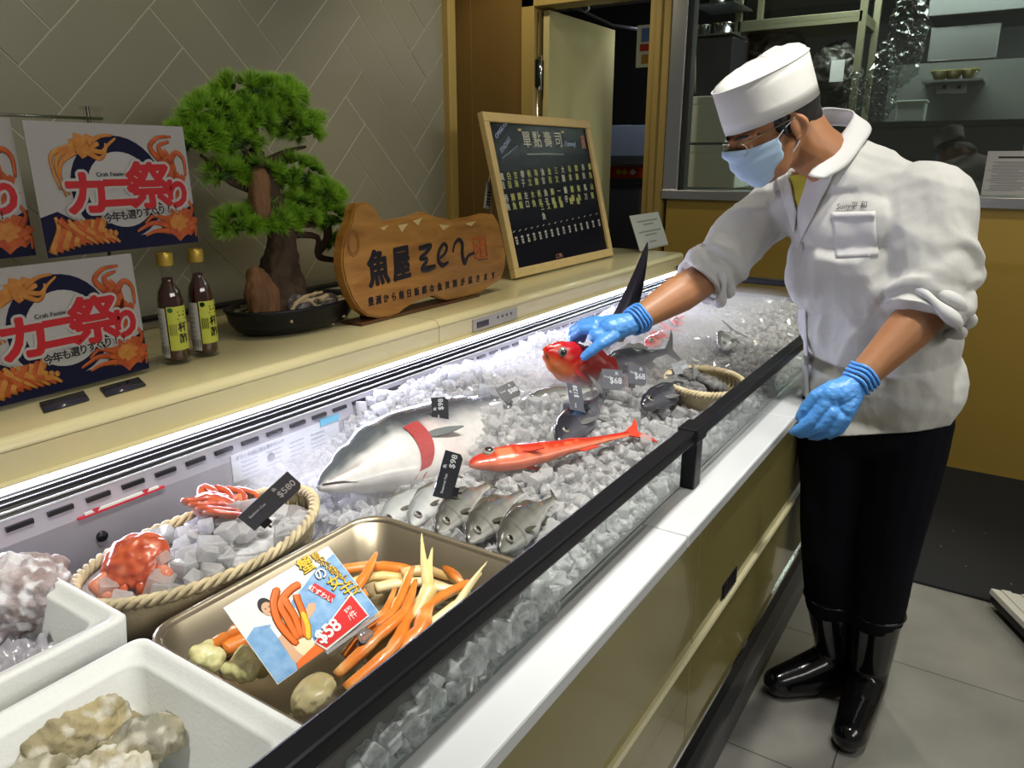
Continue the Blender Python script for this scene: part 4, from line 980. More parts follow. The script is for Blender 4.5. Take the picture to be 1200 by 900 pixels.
# ------------------------------------------------------------------ crab festival posters on a wire stand
ZL = 1.066
NAVY = mat('print_navy', (.006, .007, .03), .6, spec=.2); PRED = mat('poster_red', (.42, .008, .014), .45); PORG = mat('poster_orange', (.46, .10, .014), .5, col2=(.30, .035, .008), vscale=55, detail=6)
PORG2 = mat('poster_amber', (.48, .22, .04), .5, col2=(.38, .11, .012), vscale=70); PBG = mat('poster_ground', (.34, .33, .32), .5); PWH = mat('poster_white', (.39, .385, .375), .5)
def poster_mesh(W, Hh):
    b = B(); b.box((0, 0, 0), (W, Hh, .0016), PBG)
    def P(u, v): return ((u-.5)*W, (.5-v)*Hh)
    def lay(k): return .0009+.00012*k
    def poly(pts, m, k): b.prism([P(*q) for q in pts], .0008, lay(k), m)
    rnd = random.Random(4); asp = Hh/W
    def circ(u, v, r, n=36, a0=0, a1=360): return [(u+r*math.cos(R(a0+(a1-a0)*i/n))*asp, v+r*math.sin(R(a0+(a1-a0)*i/n))) for i in range(n+(a1-a0 < 360))]
    wave = [(i/12, .78+.035*math.sin(i*.8)+(.06 if 3 < i < 8 else 0)) for i in range(13)]
    poly([(0, .70), (.1, .66), (.3, .82), (.5, .90), (.7, .88), (.9, .72), (1, .66), (1, 1), (0, 1)], NAVY, 1)
    poly(circ(.50, .50, .41), NAVY, 2); poly(circ(.515, .515, .30), PWH, 3)
    def leg(pts, r, m, k):
        pp = [Vector((*P(*q), lay(k))) for q in pts]; n = (len(pp)-1)*4+1; b.tube(catmull(pp, 4), [r*(1-.65*i/(n-1)) for i in range(n)], m, 6, flat=.05)
    def blob(u, v, ru, rv, m, k, seed):
        r_ = random.Random(seed); b.prism([P(u+ru*math.cos(6.283*i/22)*(1+.22*math.sin(3*i+seed)), v+rv*math.sin(6.283*i/22)*(1+.22*math.cos(2*i+seed))) for i in range(22)], .0008, lay(k), m)
    # crab top left with hanging legs
    blob(.31, .17, .085, .085, PORG2, 5, 1)
    for q in (((.27, .20), (.16, .25), (.14, .38), (.19, .54)), ((.26, .22), (.17, .30), (.15, .42), (.165, .55)), ((.27, .17), (.13, .23), (.115, .35), (.14, .50)), ((.35, .20), (.42, .22), (.46, .17), (.52, .11)), ((.34, .16), (.42, .10), (.50, .09)), ((.33, .22), (.40, .27), (.44, .22), (.45, .15))):
        leg(q, .0050, PORG2, 6)
    # red crab right
    blob(.83, .36, .075, .15, PORG, 4, 3); blob(.90, .50, .07, .12, PORG, 4, 5)
    for q in (((.80, .28), (.74, .18), (.80, .10), (.90, .09)), ((.83, .26), (.80, .17), (.88, .13)), ((.86, .30), (.92, .22), (.97, .28), (.97, .42))): leg(q, .0065, PORG, 6)
    blob(.88, .82, .115, .13, PORG, 5, 7); blob(.87, .81, .06, .07, PORG2, 6, 8)
    for q in (((.80, .84), (.70, .80), (.62, .83), (.57, .86)), ((.80, .88), (.70, .87), (.62, .90)), ((.80, .80), (.70, .74), (.63, .80)), ((.95, .78), (.985, .70), (.96, .62)), ((.95, .88), (.99, .86), (.985, .95))): leg(q, .0055, PORG, 7)
    # leg pile bottom left
    for i in range(9): 
        x = .03+i*.035; leg(((x, .97-.01*i), (x+.06, .80-.01*i), (x+.05, .70+.012*i)), .0078, PORG if i % 2 else PORG2, 5+i % 3)
    for i in range(6): leg(((.10+i*.05, .72+.03*i), (.17+i*.045, .82+.012*i), (.27+i*.035, .93)), .0065, PORG2 if i % 2 else PORG, 8)
    for i in range(4): blob(.33+.032*i, .82+.012*i, .014, .022, PORG2, 9, i)
    # lettering
    def T(ch, u, v, s, m, k, off, rz=0, wx=1): b.text(ch, s*Hh, m, Matrix.Translation((*P(u, v), lay(k)+.0003)) @ Matrix.Rotation(rz, 4, 'Z'), off=off*Hh, align='CENTER', cy='CENTER', wx=wx)
    def TB(ch, u, v, s, m, k, r, wx, n): b.bold(ch, s*Hh, m, Matrix.Translation((*P(u, v), lay(k)+.0003)), r=r*Hh, n=n, align='CENTER', cy='CENTER', wx=wx)
    for ch, u, v, s in (('カ', .285, .56, .36), ('ニ', .485, .555, .32), ('祭', .70, .52, .40), ('り', .885, .585, .26)):
        TB(ch, u, v, s, PWH, 10, .036, 1.12, 14); TB(ch, u, v, s, PRED, 13, .015, 1.12, 10)
    b.text('Crab Festival', .045*Hh, INK, Matrix.Translation((*P(.36, .405), lay(14))), off=.00003, wx=1.15)
    for i, ch in enumerate('今年も選りすぐり!!'):
        u = .39+i*.052; TB(ch, u, .735-.005*i, .080, PWH, 12, .012, 1, 8); TB(ch, u, .735-.005*i, .080, INK, 15, .003, 1, 4)
    return b
def M_from(cx_, x, n): return frame(cx_, x, n)
stand = empty('poster_stand', (.70, 1.36, ZL), 'slim wire and clear clip stand carrying the crab posters on the ledge', 'poster stand')
def sp(b, name): return part(b, name, stand, stand.location)
rodz = 1.515
b = B(); b.cyl((.30, 1.345, rodz), (.775, 1.345, rodz), .0028, CHROME, 10); sp(b, 'rod')
b = B(); b.cyl((.755, 1.352, ZL), (.755, 1.352, rodz+.02), .0030, mat('dark_rod', (.10, .10, .10), .4, .8), 10); sp(b, 'upright')
b = B(); b.box((.757, 1.345, rodz+.004), (.024, .016, .028), ACRYL, bev=.002); b.box((.757, 1.343, rodz+.016), (.040, .006, .006), ACRYL); sp(b, 'clear_clip')
b = B(); b.span((.42, 1.315, ZL), (.92, 1.375, ZL+.003), ACRYL); b.span((.42, 1.318, ZL+.003), (.80, 1.3215, ZL+.030), ACRYL); sp(b, 'clear_base')
for xa in (.545, .645):
    b = B(); b.add([(xa, 1.23, ZL+.0005), (xa+.075, 1.235, ZL+.0005), (xa+.095, 1.290, ZL+.0005), (xa+.02, 1.285, ZL+.0005), (xa, 1.23, ZL+.003), (xa+.075, 1.235, ZL+.003), (xa+.095, 1.290, ZL+.003), (xa+.02, 1.285, ZL+.003)], [[3, 2, 1, 0], [4, 5, 6, 7], [0, 1, 5, 4], [1, 2, 6, 5], [2, 3, 7, 6], [3, 0, 4, 7]], mat('dark_foot', (.03, .03, .045), .15)); sp(b, 'foot_plate')
PW, PH = .292, .213
pm = poster_mesh(PW, PH)
pdata = pm.data('poster')
for c, lab in (((.7745, 1.322, 1.400), 'crab festival poster in the upper row nearest the pine bonsai, wholly in view'), ((.478, 1.330, 1.404), 'crab festival poster in the upper row cut off by the left edge of the picture'), ((.6305, 1.308, 1.180), 'crab festival poster in the lower row beside the two sauce bottles')):
    o = bpy.data.objects.new('poster', pdata); C.objects.link(o); tag(o, lab, 'poster', 'crab festival posters'); o.matrix_basis = frame(c, (.998, .06, 0), (.05, -.99, .03))
# ------------------------------------------------------------------ two sauce bottles
BGL = thin_glass('bottle_glass', (.92, .93, .92), 1.5); SAUCE = mat('dark_sauce', (.045, .008, .003), .06, coat=1); GOLD = mat('gold_cap', (.50, .34, .06), .35, .6, bump=.2, bscale=200)
LABY = mat('label_yellow', (.52, .56, .07), .5); LABW = mat('label_white', (.55, .55, .53), .5)
def bottle(loc, rz):
    root = empty('sauce_bottle', loc, rot=(0, 0, rz)); root.scale = (1.18, 1.18, 1.18); k = .0205
    b = B(); b.lathe([(.001, 0), (k*.9, 0), (k, .003), (k, .104), (k*.86, .120), (k*.50, .134), (k*.44, .142), (k*.44, .162), (k*.5, .164)], BGL, seg=32); b.build('glass_body', root)
    b = B(); b.lathe([(.001, .006), (k*.88, .006), (k*.93, .010), (k*.93, .103), (k*.8, .119), (k*.44, .133), (k*.38, .141), (.001, .142)], SAUCE, seg=32); b.build('sauce', root)
    b = B(); b.lathe([(.001, .160), (k*.60, .160), (k*.62, .163), (k*.62, .178), (k*.56, .1815), (.001, .1815)], GOLD, seg=28); b.build('cap', root)
    def lab(a0, a1, z0, z1, m, name, r=k+.0006):
        b = B(); b.grid(lambda u, v: (r*math.cos(a0+(a1-a0)*u), r*math.sin(a0+(a1-a0)*u), z0+(z1-z0)*v), 20, 1, m); return b
    b = lab(R(-150), R(-52), .024, .096, LABY, 'front_label')
    def wrap(ch, ang, zc, s, m, off=.0002):
        t = B(); t.text(ch, s, m, I4, ext=.0002, off=off, align='CENTER', cy='CENTER'); rr = k+.0012
        for i, v in enumerate(t.v): a = ang+v.x/rr; t.v[i] = Vector((rr*math.cos(a)+0, rr*math.sin(a), zc+v.y))
        b.v += t.v; 
        o_ = len(b.v)-len(t.v); kk = b.mi(m)
        for f in t.f: b.f.append([q+o_ for q in f]); b.m.append(kk); b.s.append(False)
    for i, ch in enumerate('三杯酢'): wrap(ch, R(-88), .080-.019*i, .017, INK, .0003)
    wrap('●', R(-134), .090, .010, mat('label_green', (.02, .12, .03), .5)); 
    for i in range(4): wrap('|', R(-142+8*i), .060, .020, mat('label_olive', (.25, .27, .04), .5), 0)
    b.build('front_label', root)
    b = lab(R(-228), R(-156), .012, .094, LABW, 'back_label')
    for i in range(7): wrap('----', R(-190), .085-.008*i, .009, DARK2, 0)
    wrap('|||||||', R(-190), .026, .014, INK, 0)
    b.build('back_label', root)
    return root
bt = bottle(Vector((.850, 1.335, ZL)), R(6)); tag(bt, 'dark sauce bottle with gold cap and yellow label, touching the poster', 'bottle', 'sauce bottles on the ledge')
b2 = copy_tree(bt); b2.location = (.918, 1.338, ZL); b2.rotation_euler = (0, 0, R(14)); tag(b2, 'dark sauce bottle with gold cap and yellow label, on the bonsai side of its twin', 'bottle')

# ------------------------------------------------------------------ pine bonsai
PC = Vector((1.205, 1.40, ZL))
bon = empty('pine_bonsai', PC, 'artificial pine bonsai with bright green pads in an oval black dish', 'bonsai')
b = B(); b.lathe([(.001, .004), (.130, .004), (.150, .010), (.166, .030), (.172, .052), (.179, .060), (.172, .063), (.162, .056), (.150, .030), (.001, .028)], mat('dish_black', (.005, .005, .007), .35, spec=.3), I4, 48, 1, .62)
b.lathe([(.10, 0), (.105, 0), (.105, .012), (.10, .012)], BLACK, I4, 32, 1, .62, closed=True); b.build('dish', bon)
b = B(); b.lathe([(.001, .040), (.150, .040), (.155, .036)], mat('soil', (.06, .05, .035), .9), I4, 40, 1, .6); 
peb = mat('pebble', (.42, .36, .24), .6, col2=(.55, .50, .38), vscale=30); b.build('soil', bon)
rnd = random.Random(2)
b = B()
for k in range(260):
    a = rnd.uniform(0, 6.283); r = math.sqrt(rnd.uniform(.01, 1))*.150; x, y = r*math.cos(a), r*math.sin(a)*.58
    b.ell((x, y, .045+rnd.uniform(0, .008)), (rnd.uniform(.006, .011), rnd.uniform(.005, .009), rnd.uniform(.004, .006)), peb, Matrix.Rotation(0, 4, 'Z'), 8, 5)
o = b.build('gravel', bon); o['kind'] = 'stuff'
def bp(x, y, Y=1.40): return at(x, y, Y=Y)-PC
BARK = mat('bark', (.10, .045, .02), .75, col2=(.22, .11, .045), vscale=18, stretch=(1, 1, .35), bump=1, bscale=50, bdist=.006)
BARKD = mat('bark_dark', (.035, .022, .014), .8, col2=(.07, .04, .02), vscale=20, bump=1, bscale=60, bdist=.005)
b = B()
b.chain([bp(325, 372), bp(322, 330), bp(330, 300), bp(330, 265), bp(318, 235), bp(305, 200), bp(300, 180)], [.046, .042, .038, .030, .025, .022, .016], BARKD)
b.chain([bp(345, 365, 1.37), bp(348, 335, 1.38), bp(338, 308, 1.4)], [.026, .024, .02], BARKD)
b.chain([bp(315, 378, 1.36), bp(335, 350, 1.37)], [.02, .03], BARKD)
nb = organic(b, .006, BARKD, 2, lambda co, no: .006*nz((co.x*2, co.y*2, co.z), 28, 1)+.004*nz(co, 70)); nb.build('trunk', bon)
b = B(); b.chain([bp(306, 372, 1.36), bp(300, 345, 1.36), bp(298, 318, 1.37)], [.022, .026, .013], BARK); b.chain([bp(320, 372, 1.35), bp(318, 345, 1.355), bp(305, 320, 1.365)], [.018, .019, .012], BARK)
nb = organic(b, .005, BARK, 2, lambda co, no: .006*nz((co.x*3, co.y*3, co.z*.6), 40, 4)); nb.build('driftwood', bon)
b = B(); b.caps(bp(305, 250, 1.375), bp(303, 210, 1.375), .022, .024, BARK); nb = organic(b, .005, BARK, 2, lambda co, no: .004*nz((co.x*3, co.y*3, co.z*.6), 40, 4)); nb.build('bark_sleeve', bon)
br = [[bp(305, 205), bp(280, 215), bp(262, 200), bp(235, 182)], [bp(300, 190), bp(280, 170), bp(262, 150)], [bp(310, 190), bp(335, 178), bp(358, 172)], [bp(335, 262), bp(370, 262), bp(385, 240)], [bp(340, 275), bp(372, 278), bp(372, 300), bp(398, 306)], [bp(325, 250), bp(290, 262)], [bp(300, 225), bp(272, 215), bp(262, 208)], [bp(303, 180), bp(300, 150), bp(310, 125)]]
for pts in br:
    b = B(); P = catmull(pts, 4); b.tube(P, lin(.009, .003, len(P)), BARKD, 8); b.build('branch', bon)
# cascading thick branch on the right
b = B(); b.tube(catmull([bp(352, 255), bp(378, 255), bp(384, 278), bp(373, 298), bp(385, 304), bp(405, 304)], 5), lin(.013, .006, 26), BARKD, 10); b.build('cascading_branch', bon)
NEED = mat('pine_needle', (.10, .26, .02), .45, vcol=True)
def pad(cx_, cy_, rx, ry, depth, n, seed):
    """tufts of needles over an oval cushion"""
    rnd = random.Random(seed); b = B(); vs = []; fs = []; cols = []
    c0 = bp(cx_, cy_)
    sx = rx*1.83/888; sz = ry*1.83/888; sy = depth
    vx = Vector((.90, 0, 0)); 
    for k in range(n):
        th = rnd.uniform(0, 6.283); ph = math.acos(rnd.uniform(-.55, 1)); rr = rnd.uniform(.55, .80)
        d = Vector((math.sin(ph)*math.cos(th), math.sin(ph)*math.sin(th), math.cos(ph)))
        p = c0+Vector((d.x*sx*rr*1.2, d.y*sy*rr, d.z*sz*rr)); ax = (d+Vector((rnd.uniform(-.3, .3), rnd.uniform(-.3, .3)-.1, .45))).normalized()
        u = ax.orthogonal().normalized(); v = ax.cross(u)
        for j in range(84):
            a = rnd.uniform(0, 6.283); sp_ = math.sqrt(rnd.random())*1.05; dr = (ax*math.cos(sp_)+(u*math.cos(a)+v*math.sin(a))*math.sin(sp_)).normalized()
            L_ = rnd.uniform(.022, .034); w_ = dr.orthogonal().normalized()*.00085; w2 = dr.cross(w_).normalized()*.00085; q = p+dr*.002; o = len(vs)
            vs += [q+w_, q-w_*.5+w2, q-w_*.5-w2, q+dr*L_]; fs += [[o, o+1, o+3], [o+1, o+2, o+3], [o+2, o, o+3]]
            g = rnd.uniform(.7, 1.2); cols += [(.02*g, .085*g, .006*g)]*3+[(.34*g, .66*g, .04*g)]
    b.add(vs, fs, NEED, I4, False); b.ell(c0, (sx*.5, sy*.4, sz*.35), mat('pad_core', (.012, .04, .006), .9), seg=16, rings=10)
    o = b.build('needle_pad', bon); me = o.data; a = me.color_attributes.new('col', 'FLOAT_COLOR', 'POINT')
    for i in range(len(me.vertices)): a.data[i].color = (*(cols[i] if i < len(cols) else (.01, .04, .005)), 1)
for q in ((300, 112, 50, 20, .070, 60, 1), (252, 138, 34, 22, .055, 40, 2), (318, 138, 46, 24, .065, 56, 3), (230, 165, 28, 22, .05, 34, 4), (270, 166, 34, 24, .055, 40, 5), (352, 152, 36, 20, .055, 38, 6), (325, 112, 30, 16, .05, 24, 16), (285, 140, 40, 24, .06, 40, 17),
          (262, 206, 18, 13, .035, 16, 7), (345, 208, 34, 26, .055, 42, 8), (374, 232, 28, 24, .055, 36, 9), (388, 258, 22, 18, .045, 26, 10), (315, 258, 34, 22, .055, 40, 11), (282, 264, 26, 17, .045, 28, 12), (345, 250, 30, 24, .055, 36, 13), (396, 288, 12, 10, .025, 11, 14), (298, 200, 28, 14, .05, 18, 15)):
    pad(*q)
AME = mat('amethyst', (.045, .035, .05), .3, col2=(.17, .14, .16), vscale=40, bump=.8, bscale=80, bdist=.004)
for (cx_, cy_, r, nm) in ((352, 372, (.036, .028, .030), 'rock'), (384, 372, (.030, .022, .018), 'rock')):
    b = B(); p = bp(cx_, cy_, 1.34); p.z = .055; b.ell(p, r, AME, seg=14, rings=9); nb = organic(b, .004, AME, 1, lambda co, no: .010*nz(co, 35, cx_)+.003*nz(co, 100)); nb.build(nm, bon)
DW = mat('dry_root', (.38, .30, .17), .7, bump=.8, bscale=80, bdist=.003)
b = B()
for pts in ([(340, 378), (345, 358), (362, 352), (384, 346)], [(362, 352), (372, 362), (382, 376), (392, 380)], [(384, 346), (374, 352), (390, 350)], [(384, 376), (400, 370), (405, 372)], [(345, 358), (356, 348), (378, 342)]):
    P = catmull([bp(x, y, 1.315) for x, y in pts], 4); b.tube(P, lin(.006, .003, len(P)), DW, 8)
nb = organic(b, .003, DW, 1, lambda co, no: .002*nz(co, 80)); nb.build('dry_root', bon)

# ------------------------------------------------------------------ live-edge wooden sign
YS = 1.285
sg = empty('wooden_sign', (at(500, 360, Y=YS).x, YS, ZL), 'live-edge wooden sign slab with brushed black lettering and a red seal', 'sign')
WOOD = bpy.data.materials.new('slab_wood')
def wood(m, c1, c2, sc, st, rough=.35, coat=.3):
    m.use_nodes = True; nt = m.node_tree; N = nt.nodes; L = nt.links; b = N['Principled BSDF']; b.inputs['Roughness'].default_value = rough; b.inputs['Coat Weight'].default_value = coat
    tc = N.new('ShaderNodeTexCoord'); mp = N.new('ShaderNodeMapping'); mp.inputs['Scale'].default_value = st; L.new(tc.outputs['Object'], mp.inputs[0])
    n = N.new('ShaderNodeTexNoise'); n.inputs['Scale'].default_value = sc; n.inputs['Detail'].default_value = 6; n.inputs['Distortion'].default_value = 1.2; L.new(mp.outputs[0], n.inputs[0])
    r = N.new('ShaderNodeValToRGB'); r.color_ramp.elements[0].position = .32; r.color_ramp.elements[1].position = .68; r.color_ramp.elements[0].color = (*c1, 1); r.color_ramp.elements[1].color = (*c2, 1)
    L.new(n.outputs['Fac'], r.inputs[0]); L.new(r.outputs[0], b.inputs['Base Color'])
    bp_ = N.new('ShaderNodeBump'); bp_.inputs['Strength'].default_value = .2; bp_.inputs['Distance'].default_value = .002; L.new(n.outputs['Fac'], bp_.inputs['Height']); L.new(bp_.outputs[0], b.inputs['Normal'])
wood(WOOD, (.23, .095, .016), (.42, .205, .042), 5, (1, 4, 5))
out_px = [(396, 303), (399, 285), (407, 268), (409, 255), (414, 247), (424, 245), (433, 250), (439, 259), (444, 267), (455, 266), (466, 264), (476, 262), (485, 259), (493, 256), (500, 259), (509, 262), (519, 263), (528, 266), (540, 263), (552, 261), (566, 257), (574, 258), (580, 268), (584, 285), (588, 303), (587, 320), (582, 334), (570, 341), (563, 346), (556, 350), (545, 353), (532, 356), (520, 358), (510, 356), (503, 353), (490, 357), (480, 362), (470, 368), (462, 375), (452, 379), (440, 380), (427, 378), (416, 370), (407, 356), (400, 338), (396, 320)]
pts = []
for (x, y) in out_px:
    p = at(x, y, Y=YS); pts.append((p.x-sg.location.x, p.z-ZL))
zmin = min(p[1] for p in pts); pts = [(p[0], p[1]-zmin+.002) for p in pts]
Ms = Matrix.Rotation(R(90), 4, 'X')
b = B(); bm = bmesh.new(); f = bm.faces.new([bm.verts.new((x, z, .016)) for x, z in pts]); r = bmesh.ops.extrude_face_region(bm, geom=[f])
for g in r['geom']:
    if isinstance(g, bmesh.types.BMVert): g.co.z = -.016
bmesh.ops.recalc_face_normals(bm, faces=bm.faces[:]); big = [e for e in bm.edges if len(e.link_faces) == 2 and any(len(q.verts) > 4 for q in e.link_faces)]
bmesh.ops.bevel(bm, geom=big, offset=.004, segments=2, affect='EDGES'); bmesh.ops.triangulate(bm, faces=[q for q in bm.faces if len(q.verts) > 4]); b.bm(bm, WOOD, Ms, False); b.build('slab', sg)
def slp(x, y): p = at(x, y, Y=YS-.017); return Vector((p.x-sg.location.x, 0, p.z-ZL))
BRK = mat('knot_brown', (.22, .08, .015), .4)
b = B()
p = slp(414, 285); 
for k in range(2): b.tube([(p.x+(.014+.005*k)*math.cos(6.2832*i/30), -.0165, p.z+(.024+.006*k)*math.sin(6.2832*i/30)) for i in range(30)], .0010, BRK, 5, closed=True)
b.build('knot', sg)
SAPW = mat('sapwood', (.55, .42, .18), .5); b = B()
for tri in (((466, 264), (478, 262), (471, 272)), ((484, 259), (495, 255), (490, 264)), ((514, 263), (528, 264), (519, 270)), ((545, 262), (558, 259), (552, 265)), ((445, 267), (455, 264), (450, 270))):
    q = [slp(*t) for t in tri]; b.prism([(v.x, v.z) for v in q], .0162, .0175, SAPW, Ms)
b.build('bark_chips', sg)
b = B()
def st_text(ch, x, y, s, m, off, rz=0, wx=1):
    p = slp(x, y); b.bold(ch, s, m, Matrix.Translation((p.x, -.0165, p.z)) @ Ms @ Matrix.Rotation(rz, 4, 'Z'), r=off, ext=.0006, align='CENTER', cy='CENTER', wx=wx)
BRUSH = mat('brush_black', (.008, .006, .012), .35)
for ch, x, y, s, wx in (('魚', 444, 317, .090, .85), ('屋', 471, 311, .090, .75)): st_text(ch, x, y, s, BRUSH, .0034, R(3), wx)
def brush(ptsr):
    P = catmull([slp(x, y) for x, y, r in ptsr], 6); rr = [q[2] for q in ptsr]; n = len(P); rad = []
    for i in range(n):
        t = i/(n-1)*(len(rr)-1); k = min(int(t), len(rr)-2); rad.append((rr[k]*(1-t+k)+rr[k+1]*(t-k))*1.9/888)
    b.tube([V_(p.x, -.0168, p.z) for p in P], rad, BRUSH, 10, flat=.12, up=(0, 1, 0))
def V_(x, y, z): return Vector((x, y, z))
brush([(491, 291, 2.5), (497, 290, 3.6), (505, 288, 3.2), (500, 296, 2.6), (493, 303, 3.2), (501, 304, 2.5), (495, 315, 3.4), (502, 315, 4.2), (511, 312, 2.6)])
brush([(515, 303, 1.8), (521, 298, 2.4), (524, 290, 2.6), (520, 286, 2.4), (515, 294, 3.0), (514, 305, 3.2), (519, 311, 3.2), (526, 307, 1.6)])
brush([(531, 296, 1.6), (533, 286, 2.2), (538, 281, 3.0), (542, 286, 3.4), (542, 298, 3.4), (545, 308, 3.6), (549, 300, 2.4), (557, 296, 2.0)])
for i, ch in enumerate('豊洲から毎日新鮮な魚貝類が届きます'):
    x = 435+i*8.95; y = 354-i*1.93; st_text(ch, x, y, .0225, BRUSH, .0006, R(3), .88)
p = slp(561, 291)
SEAL = mat('seal_red', (.50, .03, .01), .4)
def lines(segs, r, m):
    for a, c in segs: 
        A, D = slp(*a), slp(*c); b.tube([(A.x, -.0168, A.z), (D.x, -.0168, D.z)], r, m, 6)
lines([((554, 280), (568, 277)), ((568, 277), (571, 300)), ((571, 300), (557, 303)), ((557, 303), (554, 280)), ((556, 286), (569, 296)), ((567, 283), (558, 298)), ((562, 280), (564, 301))], .0014, SEAL)
lines([((560, 305), (572, 303))], .0010, BRUSH)
b.build('lettering', sg)
b = B(); b.span((-.27, -.02, .0), (.22, .045, .006), mat('sign_base_wood', (.09, .035, .01), .5), .001); b.span((-.22, .018, .004), (-.19, .032, .12), mat('sign_base_wood')); b.span((.14, .018, .004), (.17, .032, .12), mat('sign_base_wood')); b.build('base', sg)

# ------------------------------------------------------------------ menu blackboard, clothes peg clip, small notice
Mb_ = frame((2.452, 1.413, 1.330), (1, .002, 0), (0, -.97, .24)); W, Hh = .735, .535
bb = empty('menu_blackboard', (0, 0, 0), 'black menu board in a pale wood frame leaning back on the ledge', 'menu board'); bb.matrix_basis = Mb_
FR = mat('pale_wood_frame', (.62, .46, .20), .5, var=.12, vscale=20, stretch=(1, 1, 1))
b = B(); t = .030; b.box((0, Hh/2-t/2, 0), (W, t, .022), FR, bev=.002); b.box((0, -Hh/2+t/2, 0), (W, t, .022), FR, bev=.002); b.box((-W/2+t/2, 0, 0), (t, Hh-2*t, .022), FR, bev=.002); b.box((W/2-t/2, 0, 0), (t, Hh-2*t, .022), FR, bev=.002); b.build('frame', bb)
b = B(); b.box((0, 0, -.003), (W-.05, Hh-.05, .008), mat('board_black', (.003, .003, .008), .25, spec=.12)); b.build('panel', bb)
CK = mat('chalk_pen', (.50, .50, .42), .6); CKY = mat('chalk_yellow', (.42, .44, .14), .6); CKB = mat('chalk_blue', (.30, .38, .55), .6); CKR = mat('chalk_rose', (.40, .18, .14), .6)
b = B(); iv = Mb_.inverted()
def bpx(x, y):
    r_ = _F*FOC+_R*(x-600)-_U*(y-450); o_ = Vector((0, 0, CAMZ)); n_ = Mb_.to_3x3().col[2]; t_ = (Mb_.translation-o_).dot(n_)/r_.dot(n_); return iv @ (o_+r_*t_)
def wr(ch, x, y, s, m, rz=0, wx=1, off=0):
    p = bpx(x, y); b.bold(ch, s, m, Matrix.Translation((p.x, p.y, .0018)) @ Matrix.Rotation(rz, 4, 'Z'), r=.0004, n=4, align='CENTER', cy='CENTER', wx=wx)
wr('OMAKASE', 587, 152, .022, CKB, R(32), 1, 0); wr('ITADAKI', 592, 170, .022, CKB, R(32), 1, 0)
for i, ch in enumerate('單點壽司'): wr(ch, 617+i*12.3, 165, .060, CK, 0, .95, 0)
wr('Yummy!', 668, 169, .026, CKB); wr('圖', 683, 168, .055, CKR, 0, .6)
a_, c_ = bpx(617, 181), bpx(660, 181); b.tube([(a_.x, a_.y, .002), ((a_.x+c_.x)/2, a_.y+.002, .002), (c_.x, c_.y, .002)], .0014, CK, 6)
a_, c_ = bpx(588, 186), bpx(606, 171); b.tube([(a_.x, a_.y, .002), (c_.x, c_.y, .002)], .0012, CKB, 6)
row1 = '真白甘帶帆海油金三大吞鮟赤鯛'; row2 = '吞鯛鯛左木帆魚鰤一鰻鯖鮪馬山'
rows = [(row1, 588, 208, 7.9, -1.1), ('目目海子立膽甘目文腹拿康貝魚', 589, 218, 7.9, -1.1), (row2, 593, 233, 7.7, -1.25), ('魚魚蝦口魚貝子鱸星仔鯛魚刀葵', 595, 243, 7.6, -1.2)]
for txt, x0, y0, dx, dy in rows:
    for i, ch in enumerate(txt): wr(ch, x0+i*dx, y0+i*dy*.85, .027, CKY if i % 3 else CK, 0, .9, 0)
for i, ch in enumerate('三文鯛鯛'): wr(ch, 635+i*7.5, 243-i, .026, CKY, 0, .9)
for i, ch in enumerate('鮑蝦'): wr(ch, 669+i*8, 236, .028, CKY, 0, .9, 0)
wr('魚', 637, 254, .026, CK, 0, .9)
for i in range(15):
    x = 605+i*6.9; y = 281-i*1.5; s = '¥$' ; wr('一', x-3, y-9, .014, CK, R(20)); wr('$'+str((38, 28, 48, 32, 58, 26, 38, 68, 22, 36, 48, 28, 88, 42, 38)[i]), x, y+1, .018, CK, R(-88), 1, 0)
wr('(二件)', 655, 300, .018, CKR)
b.build('chalk_writing', bb)
b = B(); b.box((0, -.02, -.06), (.35, .012, .006), FR); b.box((-.15, 0, -.035), (.02, .44, .012), FR, Matrix.Rotation(R(8), 4, 'X')); b.box((.15, 0, -.035), (.02, .44, .012), FR, Matrix.Rotation(R(8), 4, 'X')); b.build('easel_leg', bb)
# clear clip beside the board
p = at(572, 222, Y=1.46); cl = empty('clear_clip', (p.x, p.y, p.z), 'clear plastic clip with a ridged tag hanging at the left side of the board', 'clip')
b = B(); b.box((0, 0, -.02), (.026, .006, .085), mat('clip_plastic', (.55, .57, .58), .12, trans=.5), Matrix.Rotation(R(12), 4, 'Y'), .002)
for k in range(5): b.box((0, -.0045, -.01-.010*k), (.022, .003, .004), CHROME, Matrix.Rotation(R(12), 4, 'Y'))
b.build('tag', cl)
b = B(); b.tube([(.012, 0, .045), (.006, 0, .02), (.0, 0, .0)], .003, CHROME, 8); b.cyl((.018, .0, .05), (.018, .0, -.395+ZL+.395-p.z if False else ZL-p.z), .003, mat('clip_plastic'), 8); b.build('hook', cl)
# small notice card in a clear stand
Mc = frame((3.03, 1.335, 1.137), (.87, -.45, .0), (-.44, -.84, .32)); nc = empty('notice_card', (0, 0, 0), 'small white printed notice propped at the far end of the cream ledge', 'notice card'); 
pb = [at(750, 299, Y=1.31), at(783, 291, Y=1.31), at(768, 252, Y=1.36), at(733, 262, Y=1.36)]
c0 = (pb[0]+pb[1])/2; c0.z = ZL+.004; xx = (pb[1]-pb[0]); xx.z = 0; upv = ((pb[2]+pb[3])/2-(pb[0]+pb[1])/2); nn = xx.cross(upv).normalized(); nn = nn if nn.y < 0 else -nn
Mc = frame(c0, xx, nn); nc.matrix_basis = Mc; Wc = xx.length; Hc = upv.length*.98
b = B(); b.prism([(-Wc/2, 0), (Wc/2, 0), (Wc/2-.02, Hc), (-Wc/2-.012, Hc)], -.001, .001, mat('notice_paper', (.56, .56, .52), .5))
